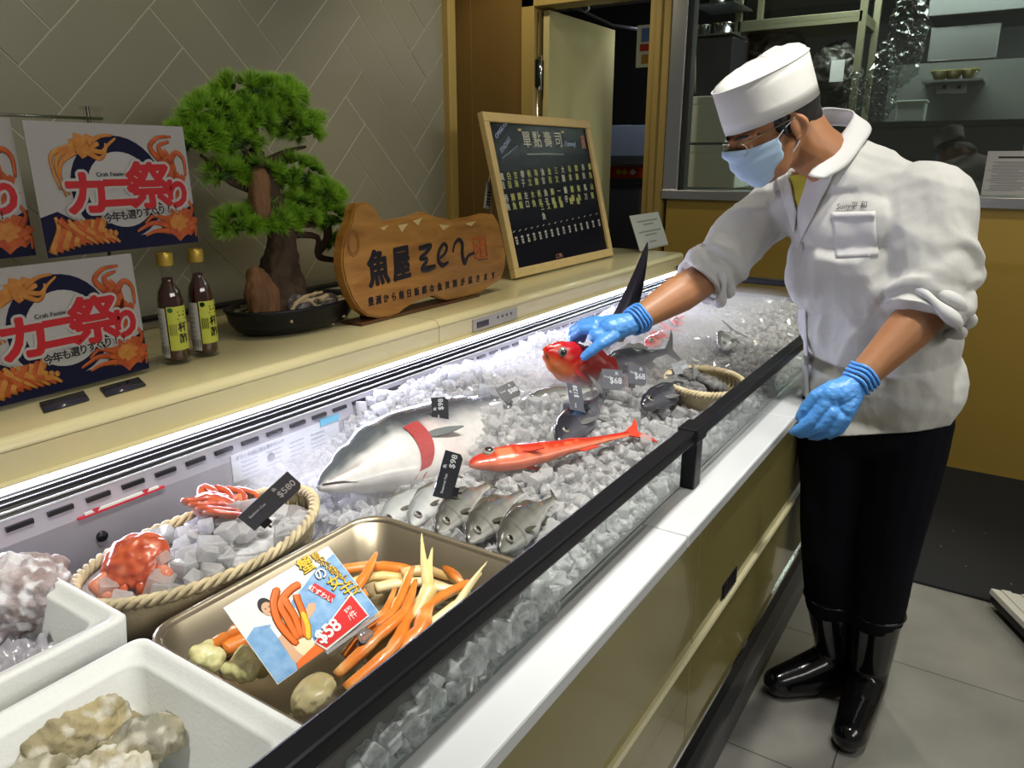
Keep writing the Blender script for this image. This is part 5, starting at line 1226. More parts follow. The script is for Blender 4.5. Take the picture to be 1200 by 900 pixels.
for j, (n_, wd) in enumerate(((0, .7), (1, .35), (3, .75), (4, .4), (6, .25))): b.box((-.004, Hc*(.80-.1*n_), .0013), (Wc*wd, .006, .0004), mat('faint_ink', (.25, .25, .25), .6))
b.build('card', nc)
b = B(); b.box((0, .002, 0), (Wc, .008, .04), ACRYL); b.build('clear_foot', nc)
# ------------------------------------------------------------------ the person
SKIN = mat('skin', (.36, .165, .075), .45, sss=.12, var=.10, vscale=30, bump=.12, bscale=300, bdist=.0006)
GLOVE = mat('nitrile_blue', (.085, .30, .72), .38, var=.12, vscale=40, bump=.55, bscale=55, bdist=.003, stretch=(1, 1, 2.5))
COAT = mat('white_cotton', (.62, .62, .59), .8, bump=.5, bscale=20, bdist=.008, var=.10, vscale=5, stretch=(1, 1, .6))
COATIN = mat('white_cotton_fold', (.64, .64, .63), .8, bump=.35, bscale=30, bdist=.004)
TROU = mat('navy_cloth', (.0022, .0022, .006), .85, spec=.2, bump=.4, bscale=14, bdist=.01); RUB = mat('black_rubber', (.003, .003, .004), .16, coat=.35, bump=.25, bscale=18, bdist=.006)
MASKM = mat('mask_blue', (.36, .50, .66), .7, sheen=.2); HAIR = mat('black_hair', (.012, .010, .009), .6, bump=.8, bscale=300, bdist=.002, stretch=(1, 1, .2)); TEE = mat('yellow_tee', (.50, .46, .05), .8)
PL = Vector((1.97, .21, 0))
man = empty('person', PL, 'person in white jacket, white cap, face mask and blue gloves, leaning over the counter', 'person')
def mp_(b, name, parent=None): return part(b, name, parent or man, PL)
V = Vector
# head frame
HC = at(904, 144, X=1.735)
Fh = V((-.63, .64, -.44)).normalized(); Uh = V((0, 0, 1)); Uh = (Uh-Fh*Uh.dot(Fh)).normalized(); Rh = Fh.cross(Uh)
HM = Matrix((Rh, Fh, Uh)).transposed().to_4x4(); HM.translation = HC
def hp(x, y, z): return HM @ V((x, y, z))
# arm joints
SHR, ELR, WRR = V((1.945, .500, 1.335)), V((1.80, .615, 1.165)), at(741, 378, X=1.60)
SHL, ELL, WRL = at(1086, 240, X=1.80), at(1100, 350, X=1.745), at(1003, 449, X=1.615)
NB = V((1.83, .335, 1.43))
# --- body: head, neck, trunk and forearms in one skin
b = B()
b.ell((0, -.012, .030), (.076, .094, .088), SKIN, HM); b.ell((0, .022, -.038), (.062, .066, .072), SKIN, HM); b.ell((0, .045, -.085), (.034, .036, .030), SKIN, HM)
b.ell((0, .082, -.008), (.045, .016, .018), SKIN, HM); b.chain([hp(0, .092, .0), hp(0, .100, -.034)], [.008, .012], SKIN, 10)
for s in (1, -1):
    b.chain([hp(s*.058, .005, -.045), hp(s*.045, .035, -.082), hp(0, .062, -.092)], [.018, .020, .020], SKIN, 10)
    b.ell((s*.038, .056, -.038), (.022, .016, .018), SKIN, HM)
    b.chain([hp(s*.030, .082, .008), hp(s*.052, .070, .004)], [.008, .007], SKIN, 8)
b.chain([hp(0, -.045, -.03), (HC+NB)/2+V((.005, -.01, -.005)), NB, V((1.86, .30, 1.36))], [.060, .056, .056, .05], SKIN, 16)
b.chain([V((1.86, .30, 1.34)), V((1.90, .24, 1.10)), V((1.93, .205, .92))], [.06, .08, .08], SKIN, 16)
for S_, E_, W_, m1, m2 in ((SHR, ELR, WRR, .052, .0270), (SHL, ELL, WRL, .052, .0285)):
    b.chain([V((1.87, .30, 1.30)), S_, E_, E_.lerp(W_, .35), E_.lerp(W_, .75), W_], [.04, .042, .043, .046, .034, m2], SKIN, 14)
nb = organic(b, .0045, SKIN, 4); body = mp_(nb, 'body')
# ears
for s in (1, -1):
    b = B(); 
    P = [hp(s*(.076+.010*math.sin(math.pi*k/10)), -.004-.020*math.sin(math.pi*k/10*1.05), -.044+.062*k/10) for k in range(11)]
    b.tube(catmull(P, 2), [.0035+.0032*math.sin(math.pi*k/20) for k in range(21)], SKIN, 8); b.ell((s*.078, -.008, -.012), (.006, .014, .026), SKIN, HM); b.ell((s*.077, -.006, -.036), (.005, .008, .010), SKIN, HM)
    nb = organic(b, .002, SKIN, 2); mp_(nb, 'ear', body)
# eyes looking down, brows
for s in (1, -1):
    b = B(); b.ell((s*.031, .081, -.016), (.0125, .008, .0085), mat('eye_white', (.5, .48, .45), .2), HM, 12, 8); o = mp_(b, 'eye', body)
    b = B(); b.ell((s*.031, .0825, -.0135), (.014, .0085, .0085), SKIN, HM, 12, 8); b.tube([hp(s*(.018+.007*k), .089-.0012*k*k*.5, -.0205+.0012*(k-1.5)**2*.4) for k in range(4)], .0011, HAIR, 6); mp_(b, 'eyelid', body)
    b = B(); b.tube([hp(s*(.014+.011*k), .0945-.0030*k*k*.7, .006+.003*math.sin(k)) for k in range(5)], [.0018, .0032, .0034, .0028, .001], HAIR, 8); mp_(b, 'eyebrow', body)
# hair below the cap
b = B(); b.ell((0, -.020, .022), (.080, .0915, .078), HAIR, HM)
b.ell((0, -.060, -.015), (.060, .046, .045), HAIR, HM)
for s in (1, -1): b.chain([hp(s*.073, .018, .01), hp(s*.074, .016, -.022)], [.008, .004], HAIR, 8)
nb = organic(b, .004, HAIR, 3); mp_(nb, 'hair')
# cap: tall band with a soft crown
b = B(); n = 72
def capring(z, rx, ry, dy=0, wob=0): return [hp(rx*math.cos(6.2832*k/n), dy+ry*math.sin(6.2832*k/n), z+wob*nz((math.cos(6.28*k/n), math.sin(6.28*k/n), z), 2.4, 6)) for k in range(n)]
CAPM = mat('cap_cotton', (.62, .62, .59), .8, bump=.3, bscale=22, bdist=.004)
loft(b, [capring(.020, .0885, .102, -.006), capring(.018, .0910, .1035, -.006), capring(.045, .0915, .104, -.007), capring(.085, .0915, .104, -.009), capring(.108, .0915, .104, -.010), capring(.110, .0895, .102, -.010)], CAPM, False); mp_(b, 'cap_band', None)
b = B(); loft(b, [capring(.106, .0905, .103, -.010), capring(.114, .087, .098, -.012, .008), capring(.122, .072, .082, -.020, .012), capring(.128, .050, .058, -.024, .014), capring(.130, .026, .030, -.026, .012), capring(.131, .004, .005, -.026, .01)], CAPM, True); mp_(b, 'cap_crown', None)
b = B(); b.tube([hp(.0920*math.cos(6.2832*k/n), -.010+.1045*math.sin(6.2832*k/n), .108) for k in range(n)], .0016, CAPM, 6, closed=True); mp_(b, 'cap_seam', None)
# face mask and ear loops
def msk(u, v):
    th = (u-.5)*2*1.42; z = -.018-.094*v; bul = math.sin(math.pi*min(1, .25+v*.75))
    rx = .069+.004*bul; ry = .070+.026*bul*math.cos(th)**2; y = .018+ry*math.cos(th)*(1-.22*v*v); x = rx*math.sin(th)*(1-.22*v*v)
    if v < .15: y += .010*math.cos(th)**6; z += .012*math.cos(th)**8
    z += -.004*math.sin(math.pi*v)*abs(math.sin(th)) + (.030*(abs(math.sin(th))**3)*(v > 0)*v)
    pl = .0014*math.sin(v*3.1416*7); return hp(x, y+pl+.004, z)
b = B(); b.grid(msk, 40, 36, MASKM); msko = mp_(b, 'face_mask'); sm = msko.modifiers.new('thick', 'SOLIDIFY'); sm.thickness = .0012
for s in (1, -1):
    b = B(); u = .98 if s > 0 else .02; a_, c_ = msk(u, .04), msk(u, .9)
    b.tube(catmull([a_, hp(s*.078, .012, -.004), hp(s*.083, -.018, .006)], 6), .0012, mat('loop_white', (.6, .65, .7), .6), 6); b.tube(catmull([c_, hp(s*.077, .002, -.05), hp(s*.083, -.020, -.020)], 6), .0012, mat('loop_white'), 6); mp_(b, 'ear_loop', msko)
b = B(); b.tube(catmull([hp(-.045, .092, -.002), hp(-.062, .078, .0), hp(-.079, .02, .004), hp(-.083, -.012, .004)], 5), .0011, mat('spectacle_wire', (.30, .27, .18), .3, .9), 6)
for s in (1, -1): b.tube([hp(s*.032+.020*math.cos(6.28*k/20), .100-.006*abs(math.cos(6.28*k/20)), -.014+.015*math.sin(6.28*k/20)) for k in range(20)], .0009, mat('spectacle_wire'), 6, closed=True)
b.tube([hp(-.012, .104, -.012), hp(.012, .104, -.012)], .001, mat('spectacle_wire'), 6); mp_(b, 'spectacles')

# --- trousers and boots
b = B()
HR, KR, AR = V((1.925, .292, .84)), V((1.935, .268, .46)), V((2.03, .243, .12))
HL, KL, AL = V((1.935, .140, .86)), V((1.930, .140, .47)), V((2.0, .142, .12))
b.chain([V((1.93, .20, 1.0)), V((1.93, .21, .88))], [.12, .135], TROU, 16)
b.chain([HR, HR.lerp(KR, .5), KR, KR.lerp(AR, .45)], [.095, .082, .070, .066], TROU, 16); b.chain([HL, HL.lerp(KL, .5), KL, KL.lerp(AL, .45)], [.102, .090, .074, .068], TROU, 16)
nb = organic(b, .007, TROU, 4, lambda co, no: .006*nz((co.x, co.y, co.z*.6), 14, 2)); mp_(nb, 'trousers')
for A_, K_, toe, nm in ((AR, KR, V((1.908, .362, .036)), 0), (AL, KL, V((1.792, .150, .036)), 1)):
    b = B(); T_ = K_.lerp(A_, .42); d = (toe-A_); d.z = 0; d.normalize(); heel = V((A_.x, A_.y, .05))-d*.045
    b.chain([T_, V((A_.x, A_.y, .13))-d*.008, V((A_.x, A_.y, .075))], [.064, .052, .050], RUB, 18)
    b.chain([heel, V((A_.x, A_.y, .052))+d*.03], [.042, .046], RUB, 14); b.chain([V((A_.x, A_.y, .085)), V((A_.x, A_.y, .055))+d*.09, toe-d*.012+V((0, 0, .006))], [.052, .048, .040], RUB, 16)
    sd = V((-d.y, d.x, 0))
    for q in (-1, 1): b.chain([V((A_.x, A_.y, .030))+d*.06+sd*q*.012, toe+sd*q*.014-d*.02], [.034, .030], RUB, 12)
    nb = organic(b, .005, RUB, 4)
    for i, v in enumerate(nb.v):
        if v.z < .012: nb.v[i] = V((v.x, v.y, .004))
    bo = mp_(nb, 'boot')
    b = B(); b.tube([T_+(V((math.cos(6.28*k/24), math.sin(6.28*k/24), 0)))*.0665 for k in range(24)], .004, RUB, 8, closed=True); mp_(b, 'boot_rim', bo)
# --- jacket
b = B(); fz = R(146); BM = Matrix.Rotation(fz, 4, 'Z')     # local x = facing
def be(c, rx, ry, rz, tilt=0): b.ell((0, 0, 0), (rx, ry, rz), COAT, Matrix.Translation(c) @ Matrix.Rotation(fz, 4, 'Z') @ Matrix.Rotation(R(tilt), 4, 'Y'), 28, 18)
be((1.915, .208, .80), .140, .205, .16); be((1.910, .212, .95), .135, .200, .17); be((1.895, .230, 1.08), .130, .196, .16, 8); be((1.875, .275, 1.21), .130, .200, .15, 12); be((1.865, .305, 1.32), .115, .190, .10, 15)
b.chain([SHL+V((.01, .02, .0)), V((1.85, .31, 1.40)), SHR+V((0, -.02, -.0))], [.075, .082, .072], COAT, 18)
b.chain([V((1.89, .27, 1.36)), V((1.855, .30, 1.415))], [.10, .068], COAT, 16)
# sleeves, rolled above the forearm
def cutcyl(a, c, r1, r2, steps=6):
    b.tube([a.lerp(c, i/steps) for i in range(steps+1)], [r1+(r2-r1)*i/steps+.006*math.sin(i*2.2) for i in range(steps+1)], COAT, 22)
ML = ELL+(WRL-ELL)*.20; MR = ELR+(WRR-ELR)*.02
b.chain([SHL, SHL.lerp(ELL, .55)+V((.0, .0, 0)), ELL.lerp(SHL, .15)], [.086, .090, .084], COAT, 20); cutcyl(ELL.lerp(SHL, .2), ML, .082, .076)
b.chain([SHR, SHR.lerp(ELR, .55), ELR.lerp(SHR, .25)], [.072, .070, .068], COAT, 20); cutcyl(ELR.lerp(SHR, .3), MR, .066, .064)
def ridge(p, s, sd): return 1-abs(nz(p, s, sd))*2
def folds(co, no):
    q = V((co.x*.7+co.z*.5, co.y*.7-co.z*.35, co.z*.45+co.y*.35))
    f = .013*(ridge(q, 8, 3)-.6) + .006*(ridge(q, 15, 7)-.6)+.0012*(ridge(q, 38, 9)-.6)
    dl = (co-ELL).length; dr = (co-ELR).length
    k = sst(.17, .03, dl)+sst(.15, .03, dr)
    ax = (ELL-SHL).normalized() if dl < dr else (ELR-SHR).normalized()
    f += k*.0070*math.sin((co.dot(ax))*95+3*nz(co, 18, 2)+2*nz(co, 7, 5)); return f
nb = organic(b, .0055, COAT, 3, folds)
bm = bmesh.new(); vv = [bm.verts.new(v) for v in nb.v]; 
for f in nb.f:
    try: bm.faces.new([vv[i] for i in f])
    except ValueError: pass
P1, P2, P3 = at(935, 512, X=1.83), at(978, 533, X=1.80), at(1133, 491, X=1.93)
nn = (P3-P1).cross(V((-.83, .56, -.02))).normalized(); nn = nn if nn.z < 0 else -nn
bmesh.ops.bisect_plane(bm, geom=bm.verts[:]+bm.edges[:]+bm.faces[:], plane_co=P1, plane_no=nn, clear_outer=True)
JB = BVHTree.FromBMesh(bm); nb = B(); nb.bm(bm, COAT); jk = mp_(nb, 'jacket')
so = jk.modifiers.new('cloth', 'SOLIDIFY'); so.thickness = .003; so.offset = 0
def hit(x, y):
    r_ = (_F*FOC+_R*(x-600)-_U*(y-450)).normalized(); h = JB.ray_cast(V((0, 0, CAMZ)), r_); return h
def drape(c, m, off=.003, nu=14, nv=6, th=.002, name='panel', curve=None, parent=None, lift=None):
    """cloth piece laid on the jacket; c are its four corners as seen in the photograph"""
    vs = []; last = None
    for i in range(nu+1):
        u = i/nu
        for j in range(nv+1):
            v = j/nv
            x = (c[0][0]*(1-u)+c[1][0]*u)*(1-v)+(c[3][0]*(1-u)+c[2][0]*u)*v; y = (c[0][1]*(1-u)+c[1][1]*u)*(1-v)+(c[3][1]*(1-u)+c[2][1]*u)*v
            h = hit(x, y)
            if h[0] is None: p = last or V((1.8, .3, 1.3))
            else: p = h[0]+h[1]*(off+(lift(u, v) if lift else 0)); 
            last = p; vs.append(p)
    q = B(); q.add(vs, [[i*(nv+1)+j, i*(nv+1)+j+1, (i+1)*(nv+1)+j+1, (i+1)*(nv+1)+j] for i in range(nu) for j in range(nv)], m)
    o = mp_(q, name, parent or jk); s_ = o.modifiers.new('thick', 'SOLIDIFY'); s_.thickness = th; return o
drape([(924, 196), (955, 196), (939, 250), (938, 250)], SKIN, .002, 10, 10, .001, 'neck_opening')
drape([(926, 207), (952, 203), (939, 249), (938, 249)], TEE, .0045, 10, 10, .001, 'yellow_shirt')
LF = lambda u, v: .006*math.sin(math.pi*u)
drape([(952, 198), (979, 206), (940, 283), (936, 248)], COATIN, .006, 14, 8, .003, 'lapel', lift=lambda u, v: .007*u*(1-v))
drape([(924, 200), (913, 208), (934, 272), (937, 249)], COATIN, .006, 14, 8, .003, 'lapel', lift=lambda u, v: .006*u*(1-v))
drape([(956, 176), (998, 180), (980, 207), (951, 199)], COATIN, .009, 10, 8, .003, 'collar', lift=lambda u, v: .006*u)
# standing collar round the neck
b = B(); cpts = [at(984, 128, X=1.90), at(1000, 134, X=1.86), at(1003, 152, X=1.815), at(992, 170, X=1.785), at(972, 186, X=1.765)]
cp0 = [at(955, 130, X=1.92), at(962, 128, X=1.92)]
top = catmull([at(952, 132, X=1.905), at(966, 127, X=1.91)]+cpts[0:2]+[at(985, 160, X=1.80), at(962, 186, X=1.765), at(948, 206, X=1.745)], 4)
bot = catmull([at(955, 150, X=1.905), at(975, 147, X=1.92), at(1003, 150, X=1.90), at(1020, 152, X=1.87), at(1006, 176, X=1.79), at(990, 196, X=1.755), at(966, 210, X=1.735)], 4)
vs = []
for i in range(len(top)):
    for j in range(7):
        t = j/6; p = top[i].lerp(bot[i], t); c_ = (p-V((1.85, .32, p.z))).normalized(); vs.append(p+c_*.012*math.sin(math.pi*t)*.8)
b.add(vs, [[i*7+j, i*7+j+1, (i+1)*7+j+1, (i+1)*7+j] for i in range(len(top)-1) for j in range(6)], COATIN); o = mp_(b, 'collar', jk); s_ = o.modifiers.new('t', 'SOLIDIFY'); s_.thickness = .003
drape([(939, 283), (942, 283), (951, 500), (947, 500)], COATIN, .004, 40, 2, .003, 'placket')
drape([(975, 249), (1026, 248), (1029, 300), (980, 303)], COATIN, .003, 12, 12, .0015, 'breast_pocket')
drape([(975, 249), (1026, 248), (1026, 255), (975, 256)], COATIN, .0055, 12, 2, .002, 'pocket_hem')
h = hit(953, 422); q = B(); q.lathe([(.001, 0), (.0055, 0), (.0055, .0016), (.004, .0022), (.001, .0014)], mat('button_grey', (.20, .19, .17), .3), frame(h[0]+h[1]*.005, (1, 0, .01), h[1]), 18); mp_(q, 'button', jk)
h0, h1 = hit(984, 243), hit(1016, 241)
if h0[0] and h1[0]:
    q = B(); x_ = (h1[0]-h0[0]); Mt = frame((h0[0]+h1[0])/2+h0[1]*.006, x_, (h0[1]+h1[1]))
    q.text('Suoy平 和', .0165, mat('stitch_dark', (.14, .13, .12), .7), Mt, ext=.0004, align='CENTER', cy='CENTER', wx=.95); mp_(q, 'stitched_name', jk)
# rolled cuffs
def cuff(a, d, r, name):
    u = d.orthogonal().normalized(); v = d.cross(u).normalized()
    for k, (o1, rr) in enumerate(((-.036, r*1.04), (-.012, r*1.09))):
        q = B(); P = []
        for i in range(48):
            t = 6.2832*i/48; w_ = 1+.05*math.sin(3*t+k)+.03*math.sin(7*t+2*k); P.append(a+d*(o1+.010*math.sin(2*t+k))+(u*math.cos(t)+v*math.sin(t))*rr*w_)
        q.tube(P, [.0105+.004*math.sin(5*6.28*i/48+k) for i in range(48)], COATIN, 10, closed=True); mp_(q, name, jk)
cuff(ML, (WRL-ELL).normalized(), .070, 'rolled_cuff'); cuff(MR, (WRR-ELR).normalized(), .060, 'rolled_cuff')

# --- gloved hands
def glove(pts, name, W_, E_):
    b = B(); ax = (E_-W_).normalized()
    for p, r in pts: b.chain([V(q) for q in p], r, GLOVE, 12)
    nb = organic(b, .0021, GLOVE, 2, lambda co, no: .0008*nz(co, 120, 2)); o = mp_(nb, name)
    b = B(); u = ax.orthogonal().normalized(); v = ax.cross(u)
    for k, (o1, rr) in enumerate(((.0, .0300), (.010, .0312), (.019, .0322), (.027, .0332))):
        b.tube([W_+ax*(o1+.002*math.sin(3*t_))+(u*math.cos(t_)+v*math.sin(t_))*rr*(1+.03*math.sin(5*t_+k)) for t_ in [6.2832*i/40 for i in range(40)]], .0036, GLOVE, 8, closed=True)
    mp_(b, 'glove_cuff', o); return o
# left hand, hanging: palm towards the body, fingers together pointing down to the counter
def L(x, y, X): return at(x, y, X=X)
wl = WRL
glove([
    ([wl+(ELL-wl).normalized()*.03, wl, L(985, 462, 1.590)], [.030, .028, .030]),
    ([wl, L(972, 462, 1.575), L(962, 476, 1.565)], [.024, .024, .019]),
    ([wl, L(990, 478, 1.585), L(985, 494, 1.58)], [.026, .024, .018]),
    ([L(975, 466, 1.58), L(972, 485, 1.575)], [.024, .022]),
    # thumb, on the side towards the counter
    ([L(975, 455, 1.580), L(955, 464, 1.560), L(943, 479, 1.552), L(937, 489, 1.550)], [.017, .0125, .0115, .0095]),
    # index and middle, reaching down-left
    ([L(966, 474, 1.560), L(950, 493, 1.545), L(936, 503, 1.540), L(930, 506, 1.540)], [.0150, .0120, .0105, .0090]),
    ([L(975, 484, 1.560), L(962, 499, 1.550), L(946, 507, 1.550), L(938, 509, 1.552)], [.0145, .0118, .0102, .0088]),
    ([L(983, 490, 1.565), L(973, 505, 1.560), L(958, 511, 1.565), L(950, 511, 1.572)], [.0140, .0115, .0100, .0085]),
    ([L(991, 490, 1.575), L(984, 504, 1.575), L(972, 510, 1.585), L(965, 508, 1.592)], [.0125, .0102, .0090, .0080])], 'left_glove', wl, ELL)
# right hand, gripping the fish from above: thumb near side, fingers over its far flank
wr_ = WRR
glove([
    ([wr_+(ELR-wr_).normalized()*.03, wr_, L(716, 386, 1.555)], [.029, .027, .029]),
    ([wr_, L(712, 380, 1.575), L(695, 383, 1.560)], [.024, .022, .017]),
    ([wr_, L(712, 392, 1.545), L(698, 394, 1.525)], [.022, .021, .017]),
    # thumb down the near flank
    ([L(718, 394, 1.54), L(704, 403, 1.510), L(692, 412, 1.495), L(685, 418, 1.488)], [.0165, .0130, .0120, .0100]),
    # fingers over the back, curling down the far side
    ([L(696, 386, 1.545), L(682, 386, 1.535), L(672, 394, 1.540), L(670, 406, 1.552)], [.0140, .0118, .0105, .0090]),
    ([L(698, 380, 1.560), L(682, 380, 1.560), L(671, 387, 1.570), L(669, 400, 1.580)], [.0140, .0118, .0105, .0090]),
    ([L(701, 376, 1.575), L(687, 377, 1.585), L(677, 386, 1.595), L(675, 399, 1.605)], [.0132, .0112, .0100, .0086]),
    ([L(706, 376, 1.59), L(694, 379, 1.605), L(686, 388, 1.612), L(683, 398, 1.618)], [.0118, .0100, .0088, .0078])], 'right_glove', wr_, ELR)
# ------------------------------------------------------------------ things seen through the window and the doorway
area('kitchen_fill_light', (5.0, .6, 2.7), (5.6, .6, 1.2), 1.6, .5, 26, (.85, .95, .9)); area('kitchen_fill_light', (6.6, -.6, 2.7), (6.6, -.6, 0), 1.2, .3, 26, (.85, .95, .9))  # unseen lamps added so the kitchen things show
spot('corridor_fill_light', (5.2, 2.05, 2.7), (5.4, 2.1, 0), 16, (.8, .85, 1), 110)  # extra unseen lamp that lightens the doorway
OLV = mat('rack_paint', (.20, .19, .12), .5, .3)
XR = 5.1
def A(x, y, X=XR): return at(x, y, X=X)
rk = empty('storage_rack', (XR, A(930, 100).y, 0), 'olive grey metal shelving rack in the kitchen behind the window', 'rack')
def rp(b, n): return part(b, n, rk, rk.location)
ya, yb = A(1006, 60).y, A(862, 60).y
for y in (ya, yb):
    for x in (XR, XR+.45): b = B(); b.span((x, y-.02, 0), (x+.03, y+.02, 2.5), OLV, .003); rp(b, 'post')
for z in (.5, 1.25, A(930, 28).z, 2.25): b = B(); b.span((XR+.0, ya, z-.02), (XR+.48, yb, z+.015), OLV, .003); rp(b, 'shelf')
def lump(name, x, y, X, rx, rz, m, label, cat, seed, ry=.12, amp=.02, grp=None, vox=.012):
    c = A(x, y, X); b = B(); b.ell((0, 0, 0), (ry, rx, rz), m); rnd = random.Random(seed)
    for k in range(5): b.ell((rnd.uniform(-.4, .4)*ry, rnd.uniform(-.6, .6)*rx, rnd.uniform(-.6, .6)*rz), (ry*.5, rx*.5, rz*.5), m, seg=12, rings=8)
    nb = organic(b, vox, m, 1, lambda co, no: amp*nz(co, 14, seed)+amp*.6*(1-abs(nz(co, 30, seed))*3)); o = nb.build(name, None, c); tag(o, label, cat, grp); return o
BAGD = mat('dark_bag', (.045, .04, .035), .35); BAGC = thin_glass('bag_film', (.80, .82, .80), 1.8, .16, 2.2)
bg = lump('stuffed_bag', 978, 88, 5.25, .14, .19, BAGD, 'dark stuffed bag with a white paper tag on the kitchen rack', 'bag', 1)
t = B(); c = A(981, 83, 5.07)-bg.location; t.box((c.x, c.y, c.z), (.003, .075, .12), PAPER, Matrix.Rotation(0, 4, 'X')); t.build('paper_tag', bg)
lump('stuffed_bag', 905, 60, 5.3, .20, .14, mat('brown_bag', (.07, .055, .045), .5), 'brown grey sack behind the white cap on the kitchen rack', 'bag', 2)
lump('plastic_bag', 1034, 100, 5.0, .075, .22, BAGC, 'crumpled clear plastic bag hanging low beside the rack post', 'bag', 3, .05, .03, vox=.009)
lump('plastic_bag', 1063, 42, 4.95, .085, .26, BAGC, 'tall clear plastic bag hanging high near the steel hood', 'bag', 4, .05, .03, vox=.009)
lump('plastic_bag', 1000, 112, 4.98, .05, .12, BAGC, 'small clear plastic bag against the rack post', 'bag', 5, .04, .025, vox=.009)
# two pale boxes stacked at the left of the window
for (x0, y0, x1, y1, lab) in ((797, 114, 850, 167, 'pale box at the left of the window, upper one of the stacked pair'), (791, 170, 860, 221, 'pale box at the left of the window, lower one of the stacked pair')):
    p, q = at(x0, y0, X=4.45), at(x1, y1, X=4.45); b = B(); b.span((4.45, q.y, q.z), (4.75, p.y, p.z), mat('pale_box', (.78, .80, .78), .6), .006); b.span((4.445, q.y-.003, p.z-.045), (4.755, p.y+.003, p.z), mat('pale_box'), .006)
    o = b.build('storage_box'); tag(o, lab, 'box', 'pale boxes behind the window')
p, q = at(795, 104, X=4.5), at(862, 165, X=4.5)
b = B(); b.span((4.42, at(862, 222, X=4.45).y, 0), (4.8, 1.74, at(800, 223, X=4.45).z), mat('bench_steel', (.35, .36, .36), .35, .8), .004); o = b.build('work_bench'); tag(o, 'steel work bench under the pale boxes', 'bench')
o = None
b = B(); c = at(809, 70, X=4.55); b.tube([c+V((0, 0, .2)), c+V((0, .0, -.18))], [.02, .045], mat('beige_cloth', (.28, .25, .17), .8), 10); o = b.build('hanging_cloth'); tag(o, 'beige cloth bag hanging by the window frame', 'cloth')
# small shelf with pans at the upper left
c = at(838, 42, X=4.9); ws = empty('wall_shelf', c, 'small steel shelf crowded with pans at the upper left of the window', 'shelf')
b = B(); b.span((-.1, -.14, -.01), (.25, .16, .0), STEEL, .002); b.span((-.1, -.14, .16), (.25, .12, .17), STEEL, .002); b.build('board', ws)
b = B(); b.span((-.08, -.14, -.60), (.25, .12, -.02), mat('black_appliance', (.012, .012, .014), .3), .01); o = b.build('oven', None, c); tag(o, 'black kitchen appliance below the small steel shelf', 'appliance')
for k, (dy, dz, r, lab) in enumerate(((.08, .0, .05, 'round steel pan on the left of the small kitchen shelf'), (-.05, .0, .06, 'wide steel pan on the right of the small kitchen shelf'), (.0, .17, .055, 'steel bowl on top of the small kitchen shelf'))):
    b = B(); b.lathe([(.001, .002), (r*.8, .002), (r, .06), (r*1.05, .065), (r*.98, .06), (r*.78, .008), (.001, .008)], CHROME, I4, 24); o = b.build('steel_pan', None, c+V((.0, dy, dz))); tag(o, lab, 'pan', 'steel pans on the kitchen shelf')
# extractor hood, splashback and things under it
p, q = at(1086, 72, X=5.6), at(1174, 26, X=5.6)
hd = empty('steel_hood', (5.6, (p.y+q.y)/2, p.z), 'brushed steel extractor hood panel at the upper right of the window', 'hood')
b = B(); b.span((5.6, q.y, p.z), (5.66, p.y, q.z), STEEL, .004); part(b, 'panel', hd, hd.location)
b = B(); b.span((5.5, q.y-.25, q.z+.05), (6.2, p.y+.02, q.z+.25), mat('hood_grey', (.22, .23, .23), .4, .5), .004); part(b, 'canopy', hd, hd.location)
b = B()
for i in range(14): b.span((5.495, q.y-.12+.018*i, q.z+.12), (5.501, q.y-.110+.018*i, q.z+.19), PAPER)
part(b, 'vent', hd, hd.location)
b = B(); b.span((5.61, q.y-.5, .85), (5.65, p.y+.2, p.z-.01), mat('splash_steel', (.28, .29, .28), .3, .7)); b.span((5.25, q.y-.5, .85), (5.61, p.y+.05, .95), mat('bench_steel')); b.span((5.3, q.y-.45, 0), (5.6, p.y, .85), mat('bench_steel')); o = b.build('kitchen_counter'); tag(o, 'steel kitchen counter with splashback below the extractor hood', 'counter')
c = at(1118, 90, X=5.5); 
for k, (dy, lab) in enumerate(((.07, 'left yellow bowl below the steel hood'), (-.0, 'middle yellow bowl below the steel hood'), (-.08, 'right yellow bowl below the steel hood'))):
    b = B(); b.lathe([(.001, 0), (.03, 0), (.055, .05), (.058, .052), (.05, .045), (.001, .006)], mat('yellow_plastic', (.55, .42, .03), .2, coat=.6), I4, 24); o = b.build('bowl', None, (5.45, c.y+dy, c.z-.02)); tag(o, lab, 'bowl', 'yellow bowls under the hood')
b = B(); b.span((5.38, c.y-.16, c.z-.035), (5.61, c.y+.16, c.z-.022), STEEL); o = b.build('wall_ledge'); tag(o, 'steel ledge carrying three yellow bowls', 'shelf')
for k, x in enumerate((1107, 1124)):
    s_ = at(x, 102, X=5.60); r_ = empty('power_socket', s_, ['white power socket under the yellow bowls, on the left', 'white power socket under the yellow bowls, on the right'][k], 'socket', 'sockets under the hood')
    b = B(); b.box((0, 0, 0), (.02, .085, .075), PAPER, bev=.004); b.build('plate', r_); b = B(); b.box((-.011, 0, 0), (.004, .02, .02), INK); b.build('switch', r_)
c = at(1068, 131, X=4.93); b = B(); b.span((-.055, -.07, -.055), (.055, .07, .055), mat('white_tub', (.42, .46, .42), .4), .008); b.span((-.06, -.076, .046), (.06, .076, .057), mat('white_tub'), .003); o = b.build('plastic_tub', None, c); tag(o, 'white plastic tub on the kitchen counter beside the hanging bags', 'tub')
b = B(); b.span((4.78, c.y-.6, c.z-.085), (5.06, c.y+.35, c.z-.056), DARK2); b.span((4.80, c.y-.55, 0), (5.04, c.y+.3, c.z-.085), mat('bench_grey', (.08, .08, .08), .5)); o = b.build('low_cabinet'); tag(o, 'dark low cabinet under the white plastic tub', 'cabinet')
